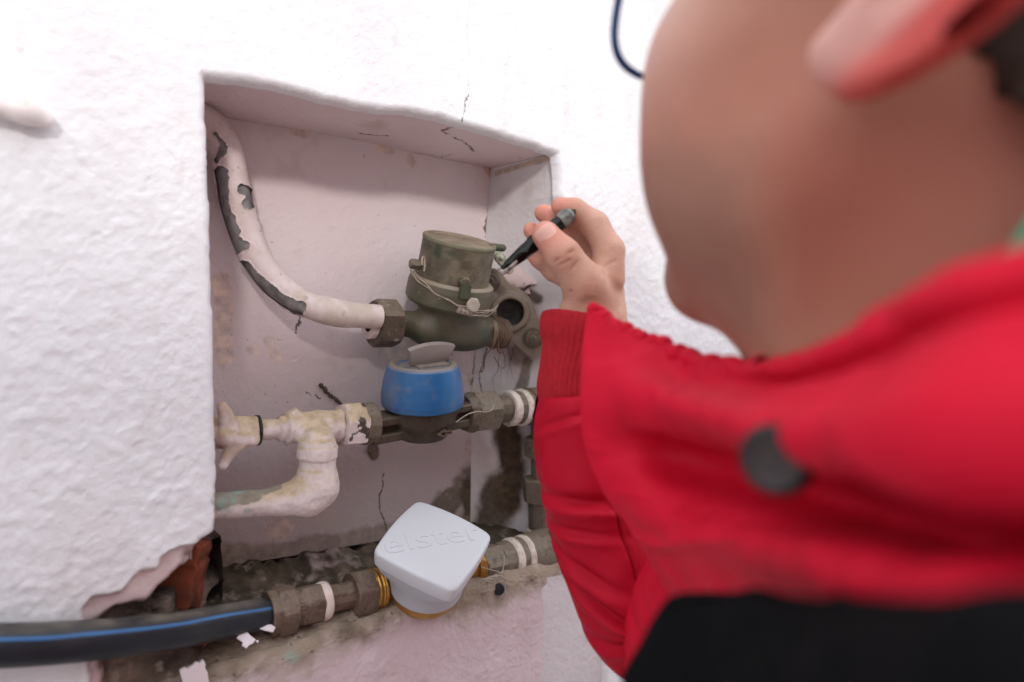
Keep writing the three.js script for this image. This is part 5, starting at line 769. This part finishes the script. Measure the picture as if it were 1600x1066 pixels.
const frontWr = (p, u, v) => 0.0026 * N(p, 26, 3) + 0.0014 * noise(p.x * 60, p.y * 24, p.z * 60) + 0.0016 * Math.pow(1 - Math.abs(noise(p.x * 22 + p.y * 30, p.y * 48 - p.x * 20, p.z * 22)), 4) - 0.007 * Math.exp(-(((v - lerp(0.10, 0.15, u)) / 0.025) ** 2)) * smooth(0.3, 0.5, u) + 0.016 * Math.exp(-(((v - lerp(0.22, 0.34, u)) / 0.07) ** 2)) * smooth(0.02, 0.25, u) - 0.026 * Math.exp(-(((v - lerp(0.38, 0.58, u)) / 0.065) ** 2)) * smooth(0.03, 0.25, u) + 0.010 * Math.exp(-(((v - lerp(0.60, 0.78, u)) / 0.08) ** 2)) * smooth(0.03, 0.3, u) + 0.004 * Math.exp(-(((v - lerp(0.75, 0.5, u)) / 0.02) ** 2)) * smooth(0.0, 0.1, u) * smooth(0.5, 0.2, u);
add(jacket, 'front_panel', paint(cloth(front, 150, 130, 0.0042, frontWr), weave), REDM);
{ // rolled zip edge along the top of the panel
  const pts = []; for (let k = 0; k <= 60; k++) { const u = k / 60 * 0.42; const p = front(u, 0.004); pts.push(p.add(V(0, 0.0022 * noise(k * 0.42, 3) + 0.0012 * noise(k * 1.1, 9), 0)).addScaledVector(cR, 0.002 * noise(k * 0.5, 7))); }
  add(jacket, 'zip_edge', paint(tube(pts, (v, th) => 0.0050 + 0.0012 * noise(v * 30, 2) + 0.0006 * Math.sin(v * 160), 240, 16), weave), REDM);
  const l = []; for (let k = 0; k <= 40; k++) l.push(front(0.002, 0.004 + k / 40 * 0.35)); add(jacket, 'zip_edge', paint(tube(l, (v) => lerp(0.0052, 0.002, v), 120, 14), weave), REDM);
  const c0 = []; for (let k = 0; k <= 50; k++) c0.push(front(0.42 + 0.58 * k / 50, 0.003)); add(jacket, 'collar_roll', paint(tube(c0, (v) => 0.0034 * Math.min(1, 0.4 + v * 6) + 0.0008 * noise(v * 22, 5), 160, 18), weave), REDM);
}
{ // snap button
  let bu = 0.418, bv = 0.372; const on = (u, v) => { const p = front(u, v), n = front(u + 0.01, v).sub(front(u - 0.01, v)).cross(front(u, v + 0.01).sub(front(u, v - 0.01))).normalize(); if (n.dot(CAM.clone().sub(p)) < 0) n.negate(); return p.addScaledVector(n, frontWr(p.clone(), u, v) + 0.004); };
  for (let k = 0; k < 12; k++) { const [x, y] = pxOf(on(bu, bv)); bu += (1220 - x) / 900; bv += (712 - y) / 620; }
  const c = on(bu, bv), n0 = on(bu + 0.015, bv).sub(on(bu - 0.015, bv)).cross(on(bu, bv + 0.012).sub(on(bu, bv - 0.012))).normalize(), vw = CAM.clone().sub(c).normalize(); if (n0.dot(vw) < 0) n0.negate(); const n = n0.multiplyScalar(0.5).add(vw).normalize(); c.addScaledVector(n, 0.0062); const b = revolve(c.clone().addScaledVector(n, -0.004), c.clone().addScaledVector(n, 0.02), fine([[0, 0], [0, 0.0112], [0.003, 0.0118], [0.0058, 0.0105], [0.0066, 0.0080], [0.0054, 0.006], [0.005, 0]], 0.001), { soft: true });
  const o = add(jacket, 'snap_button', paint(b, (p) => p.distanceTo(c) > 0.0085 ? [0.016, 0.013, 0.014] : [0.055, 0.045, 0.045]), VC({ roughness: 0.4 })); o.userData.label = 'dark metal snap button';
}
{ // black lower panel of the jacket
  const s = sheet([[[985, 1080, 0.297], [1040, 968, 0.288], [1108, 938, 0.269], [1205, 941, 0.227], [1320, 950, 0.177], [1440, 960, 0.137], [1560, 970, 0.115], [1700, 985, 0.109], [1860, 1000, 0.103]], [[990, 1100, 0.288], [1050, 1010, 0.275], [1120, 985, 0.252], [1215, 985, 0.210], [1325, 992, 0.165], [1445, 1000, 0.126], [1565, 1010, 0.107], [1700, 1025, 0.101], [1860, 1040, 0.095]], [[1000, 1180, 0.280], [1065, 1120, 0.262], [1135, 1100, 0.237], [1225, 1095, 0.195], [1335, 1100, 0.153], [1450, 1105, 0.118], [1570, 1115, 0.101], [1700, 1130, 0.095], [1860, 1150, 0.090]], [[1010, 1330, 0.284], [1080, 1310, 0.262], [1150, 1300, 0.236], [1240, 1300, 0.191], [1350, 1305, 0.150], [1460, 1310, 0.116], [1580, 1320, 0.101], [1700, 1330, 0.095], [1860, 1340, 0.091]]].map(Q));
  const o = add(jacket, 'black_panel', paint(cloth(s, 120, 70, 0.004, (p, u, v) => 0.0016 * N(p, 26, 3) - 0.003 * Math.exp(-(((v - 0.16) / 0.012) ** 2)) + 0.003 * Math.pow(1 - Math.abs(noise(p.x * 30, p.y * 40, p.z * 30)), 4)), (p) => [0.0035, 0.0035, 0.004].map((v) => v * (1 + 0.3 * N(p, 200, 2)))), VC({ roughness: 0.95, specularIntensity: 0.15 })); o.userData.label = 'black lower panel of the jacket';
}
// the right sleeve: forearm, elbow and a length of upper arm, quilted and creased
function sleeve(path, nu, nv, seams) {
  const c = new THREE.CatmullRomCurve3(path.map((a) => P(a[0], a[1], a[2])), false, 'centripetal'), L = path.length - 1;
  const rad = (v) => { const x = v * L, i = Math.min(L - 1, Math.floor(x)); const a = path[Math.max(0, i - 1)], b = path[i], d = path[i + 1], e = path[Math.min(L, i + 2)]; return [3, 4].map((k) => cr(a[k], b[k], d[k], e[k], x - i)); };
  return gridGeo(nu, nv, (u, v) => {
    const p = c.getPoint(v), t = c.getTangent(v), view = CAM.clone().sub(p).normalize(), side = V().crossVectors(t, view).normalize(), out = V().crossVectors(side, t).normalize(), th = u * Math.PI * 2, [ra, rb] = rad(v), s = depthOf(p) / FPX;
    const w = seams(u, v, p); return p.addScaledVector(side, Math.cos(th) * (ra * s + w)).addScaledVector(out, Math.sin(th) * (rb * s + w));
  });
}
{
  // v runs from the cuff to the elbow
  const wr = (u, v, p) => { const a = Math.sin(u * Math.PI * 2); let w = 0.0022 * noise(u * 9, v * 5, 2) + 0.0014 * noise(u * 16 + v * 4, v * 12, 5); w -= 0.0042 * Math.exp(-(((u - 0.30) / 0.006) ** 2)); w -= 0.0020 * Math.exp(-(((u - 0.30) / 0.04) ** 2)) * (0.5 + 0.5 * Math.sin(v * 60)); for (const [vc, uc, du, dv, dep, sl] of [[0.44, 0.22, 0.16, 0.016, 0.0060, 0.25], [0.50, 0.16, 0.12, 0.013, 0.0035, 0.3], [0.60, 0.15, 0.13, 0.020, 0.0050, 0.7], [0.70, 0.18, 0.12, 0.016, 0.0065, 0.8], [0.80, 0.2, 0.14, 0.018, 0.005, 0.4], [0.24, 0.2, 0.12, 0.012, 0.002, -0.1]]) { const q = (v - vc - sl * (u - uc)) / dv; w -= dep * Math.exp(-q * q) * Math.exp(-(((u - uc) / du) ** 2)); w += dep * 0.6 * Math.exp(-((q - 1.8) ** 2)) * Math.exp(-(((u - uc) / du) ** 2)); } return w * smooth(0, 0.03, v); };
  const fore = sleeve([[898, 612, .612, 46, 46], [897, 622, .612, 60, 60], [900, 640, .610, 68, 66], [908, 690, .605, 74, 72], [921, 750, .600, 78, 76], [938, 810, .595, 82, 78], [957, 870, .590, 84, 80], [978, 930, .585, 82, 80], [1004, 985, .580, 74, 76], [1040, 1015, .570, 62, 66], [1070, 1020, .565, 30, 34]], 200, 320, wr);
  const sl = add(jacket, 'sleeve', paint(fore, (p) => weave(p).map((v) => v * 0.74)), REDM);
  const upper = sleeve([[1012, 1050, .570, 30, 30], [1022, 1030, .560, 56, 56], [1042, 985, .540, 66, 64], [1085, 930, .510, 84, 80], [1150, 880, .480, 96, 92], [1260, 800, .460, 100, 96], [1400, 720, .450, 104, 100]], 140, 200, (u, v) => 0.0025 * noise(u * 7, v * 9, 8) - 0.004 * Math.exp(-(((v - 0.36 - 0.2 * (u - 0.3)) / 0.02) ** 2)) * Math.exp(-(((u - 0.3) / 0.15) ** 2)) - 0.004 * Math.exp(-(((v - 0.44 - 0.25 * (u - 0.28)) / 0.014) ** 2)) * Math.exp(-(((u - 0.28) / 0.1) ** 2)));
  add(jacket, 'sleeve', paint(upper, weave), REDM);
  const rib = (u, v) => 0.0011 * Math.pow(Math.abs(Math.sin(u * Math.PI * 44)), 0.7) + 0.0008 * noise(u * 10, v * 5, 4) - 0.0012;
  const cuff = sleeve([[915, 498, .618, 52, 50], [914, 503, .618, 66, 60], [912, 512, .617, 70, 64], [908, 540, .616, 66, 61], [902, 562, .615, 59, 57], [896, 590, .613, 56, 55], [894, 614, .612, 55, 55], [896, 632, .612, 50, 50]], 400, 110, rib);
  add(sl, 'cuff', paint(cuff, (p) => [0.36, 0.009, 0.018].map((v) => v * (1 + 0.25 * N(p, 300, 2)))), VC({ roughness: 0.85, sheen: 0.2, sheenColor: new THREE.Color(0.8, 0.2, 0.2) }));
  const seam = []; for (let k = 0; k <= 30; k++) { const [x, y, d] = k < 15 ? [lerp(886, 887, k / 15), lerp(632, 720, k / 15), .542] : [lerp(887, 888, (k - 15) / 15), lerp(720, 818, (k - 15) / 15), .535]; seam.push(P(x, y, d)); }
}
{ // green shirt collar above the jacket, dark trousers and shoes
  const g = gridGeo(120, 24, (u, v) => { const deg0 = lerp(88, 272, u), a = deg0 * Math.PI / 180, deg = deg0 > 180 ? 360 - deg0 : deg0, h = lerp(-0.135, -0.050, smooth(75, 110, deg)), r = 0.0665; return Hd(Math.sin(a) * r, lerp(h - lerp(0.02, 0.06, smooth(95, 130, deg)), h, v), -0.052 + Math.cos(a) * r); });
  const o = add(person, 'shirt_collar', paint(g, () => [0.06, 0.34, 0.20]), VC({ roughness: 0.85 })); o.userData.label = 'green shirt collar above the red jacket';
  const tr = (p) => { let d = cap(p, hipL, hipR, 0.115, 0.115); for (const [a, b, c] of [[hipL, kneeL, footL], [hipR, kneeR, footR]]) { d = smin(d, cap(p, a, b, 0.10, 0.075), 0.05); d = smin(d, cap(p, b, c.clone().add(V(0, 0.02, 0)), 0.075, 0.065), 0.04); } return d + 0.004 * N(p, 20, 3); };
  add(person, 'trousers', paint(netIn(tr, [hipL, hipR, footL, footR], 0.14, 0.012), (p) => [0.02, 0.021, 0.026]), VC({ roughness: 0.9 }));
  for (const c of [footL, footR]) { const g = netIn((p) => smax(cap(p, c.clone().add(V(0, -0.02, 0.04)), c.clone().add(V(0, -0.028, -0.15)), 0.046, 0.042), 0.002 - p.y, 0.004), [c.clone().add(V(0, 0, 0.06)), c.clone().add(V(0, -0.03, -0.16))], 0.07, 0.006); add(person, 'shoe', paint(g, () => [0.03, 0.025, 0.02]), VC({ roughness: 0.6 })); }
}
{ // eyeglasses: the far rim shows beyond the cheek
  const t = thing('eyeglasses', 'thin blue framed eyeglasses on the person looking at the meters', 'eyeglasses', Hd(0, 0.01, 0.1)), FR = mat({ color: new THREE.Color().setRGB(0.012, 0.05, 0.16), roughness: 0.3 }), GL = mat({ color: 0xffffff, roughness: 0.02, transmission: 1, thickness: 0 });
  const lens = (s) => { const pts = []; for (let k = 0; k <= 48; k++) { const a = k / 48 * Math.PI * 2, x = 0.0245 * Math.sign(Math.cos(a)) * Math.pow(Math.abs(Math.cos(a)), 0.72), y = 0.020 * Math.sign(Math.sin(a)) * Math.pow(Math.abs(Math.sin(a)), 0.72); pts.push(Hd(s * 0.035 + x, 0.006 + y, GZ - 0.10 * Math.abs(s * 0.035 + x) * 0.35)); } return pts; };
  const GZ = 0.108;
  for (const s of [-1, 1]) { const p = lens(s); add(t, 'rim', tube(p, 0.0017 * HS, 120, 10), FR); const c = p.reduce((a, b) => a.add(b), V()).multiplyScalar(1 / p.length); const g = new THREE.BufferGeometry().setFromPoints([c, ...p]); const ix = []; for (let k = 1; k < p.length; k++) ix.push(0, k, k + 1); g.setIndex(ix); g.computeVertexNormals(); add(t, 'lens', g, GL); add(t, 'temple', tube([Hd(s * 0.061, 0.014, GZ - 0.003), Hd(s * 0.076, 0.016, 0.09), Hd(s * 0.084, 0.018, 0.03), Hd(s * 0.084, 0.012, -0.02), Hd(s * 0.083, -0.01, -0.038)], 0.0017 * HS, 60, 8), FR); }
  add(t, 'bridge', tube([Hd(-0.009, 0.012, GZ - 0.001), Hd(0, 0.016, GZ + 0.002), Hd(0.009, 0.012, GZ - 0.001)], 0.0016 * HS, 24, 8), FR);
}
{ // pen between thumb and finger
  const a = P(786, 421, 0.606), b = P(897, 330, 0.617), t = thing('pen', 'short black pen with a worn clear end held between thumb and finger', 'pen', a.clone().lerp(b, 0.5)), L = a.distanceTo(b), R = 13.5 * pm;
  const INK = mat({ color: 0x060707, roughness: 0.22, specularIntensity: 0.6 });
  add(t, 'barrel', revolve(a, b, fine([[L * 0.05, 0], [L * 0.05, R * 0.55], [L * 0.3, R * 0.86], [L * 0.62, R * 0.92], [L * 0.82, R * 0.9], [L * 0.82, 0]], 0.002), { hex: R * 0.84, seg: 48, turn: 0.2 }), INK);
  add(t, 'clear_end', paint(revolve(a, b, fine([[L * 0.80, 0], [L * 0.80, R * 0.98], [L * 0.93, R * 0.98], [L * 0.965, R * 0.72], [L * 0.965, 0]], 0.0012), { soft: true, mod: (th, s, q) => q * (1 + 0.03 * noise(Math.cos(th) * 3, Math.sin(th) * 3, s * 300)) }), (p) => mix3([0.22, 0.22, 0.19], [0.04, 0.04, 0.035], clamp(0.5 + 1.3 * N(p, 150, 3)))), VC({ roughness: 0.25, clearcoat: 0.5 }));
  add(t, 'point', revolve(a, b, fine([[L * 0.96, R * 0.5], [L * 0.985, R * 0.34], [L * 1.02, R * 0.12], [L * 1.02, 0]]), { soft: true }), INK);
  const s = (p) => { const up = cU.clone(); const A = a.clone().addScaledVector(up, 0.001), B = a.clone().lerp(b, 0.42).addScaledVector(up, 0.004), C = a.clone().lerp(b, 0.72).addScaledVector(up, 0.0015); return smin(cap(p, A, B, 0.0024, 0.0042), cap(p, B, C, 0.0042, 0.003), 0.003); };
  add(t, 'clip', netIn(s, [a, b], 0.012, 0.0008), INK);
  const w = tube([P(782, 423, 0.606), P(784, 426, 0.603), P(790, 424, 0.602), P(800, 416, 0.602), P(808, 408, 0.603)], (v) => 0.0026 * (1 - 0.5 * v), 40, 10); add(t, 'worn_cap_end', paint(w, (p) => mix3([0.42, 0.36, 0.33], [0.08, 0.06, 0.05], clamp(0.7 + 1.5 * N(p, 260, 3)))), VC({ roughness: 0.3 }));
}
renderer.render(scene, camera);
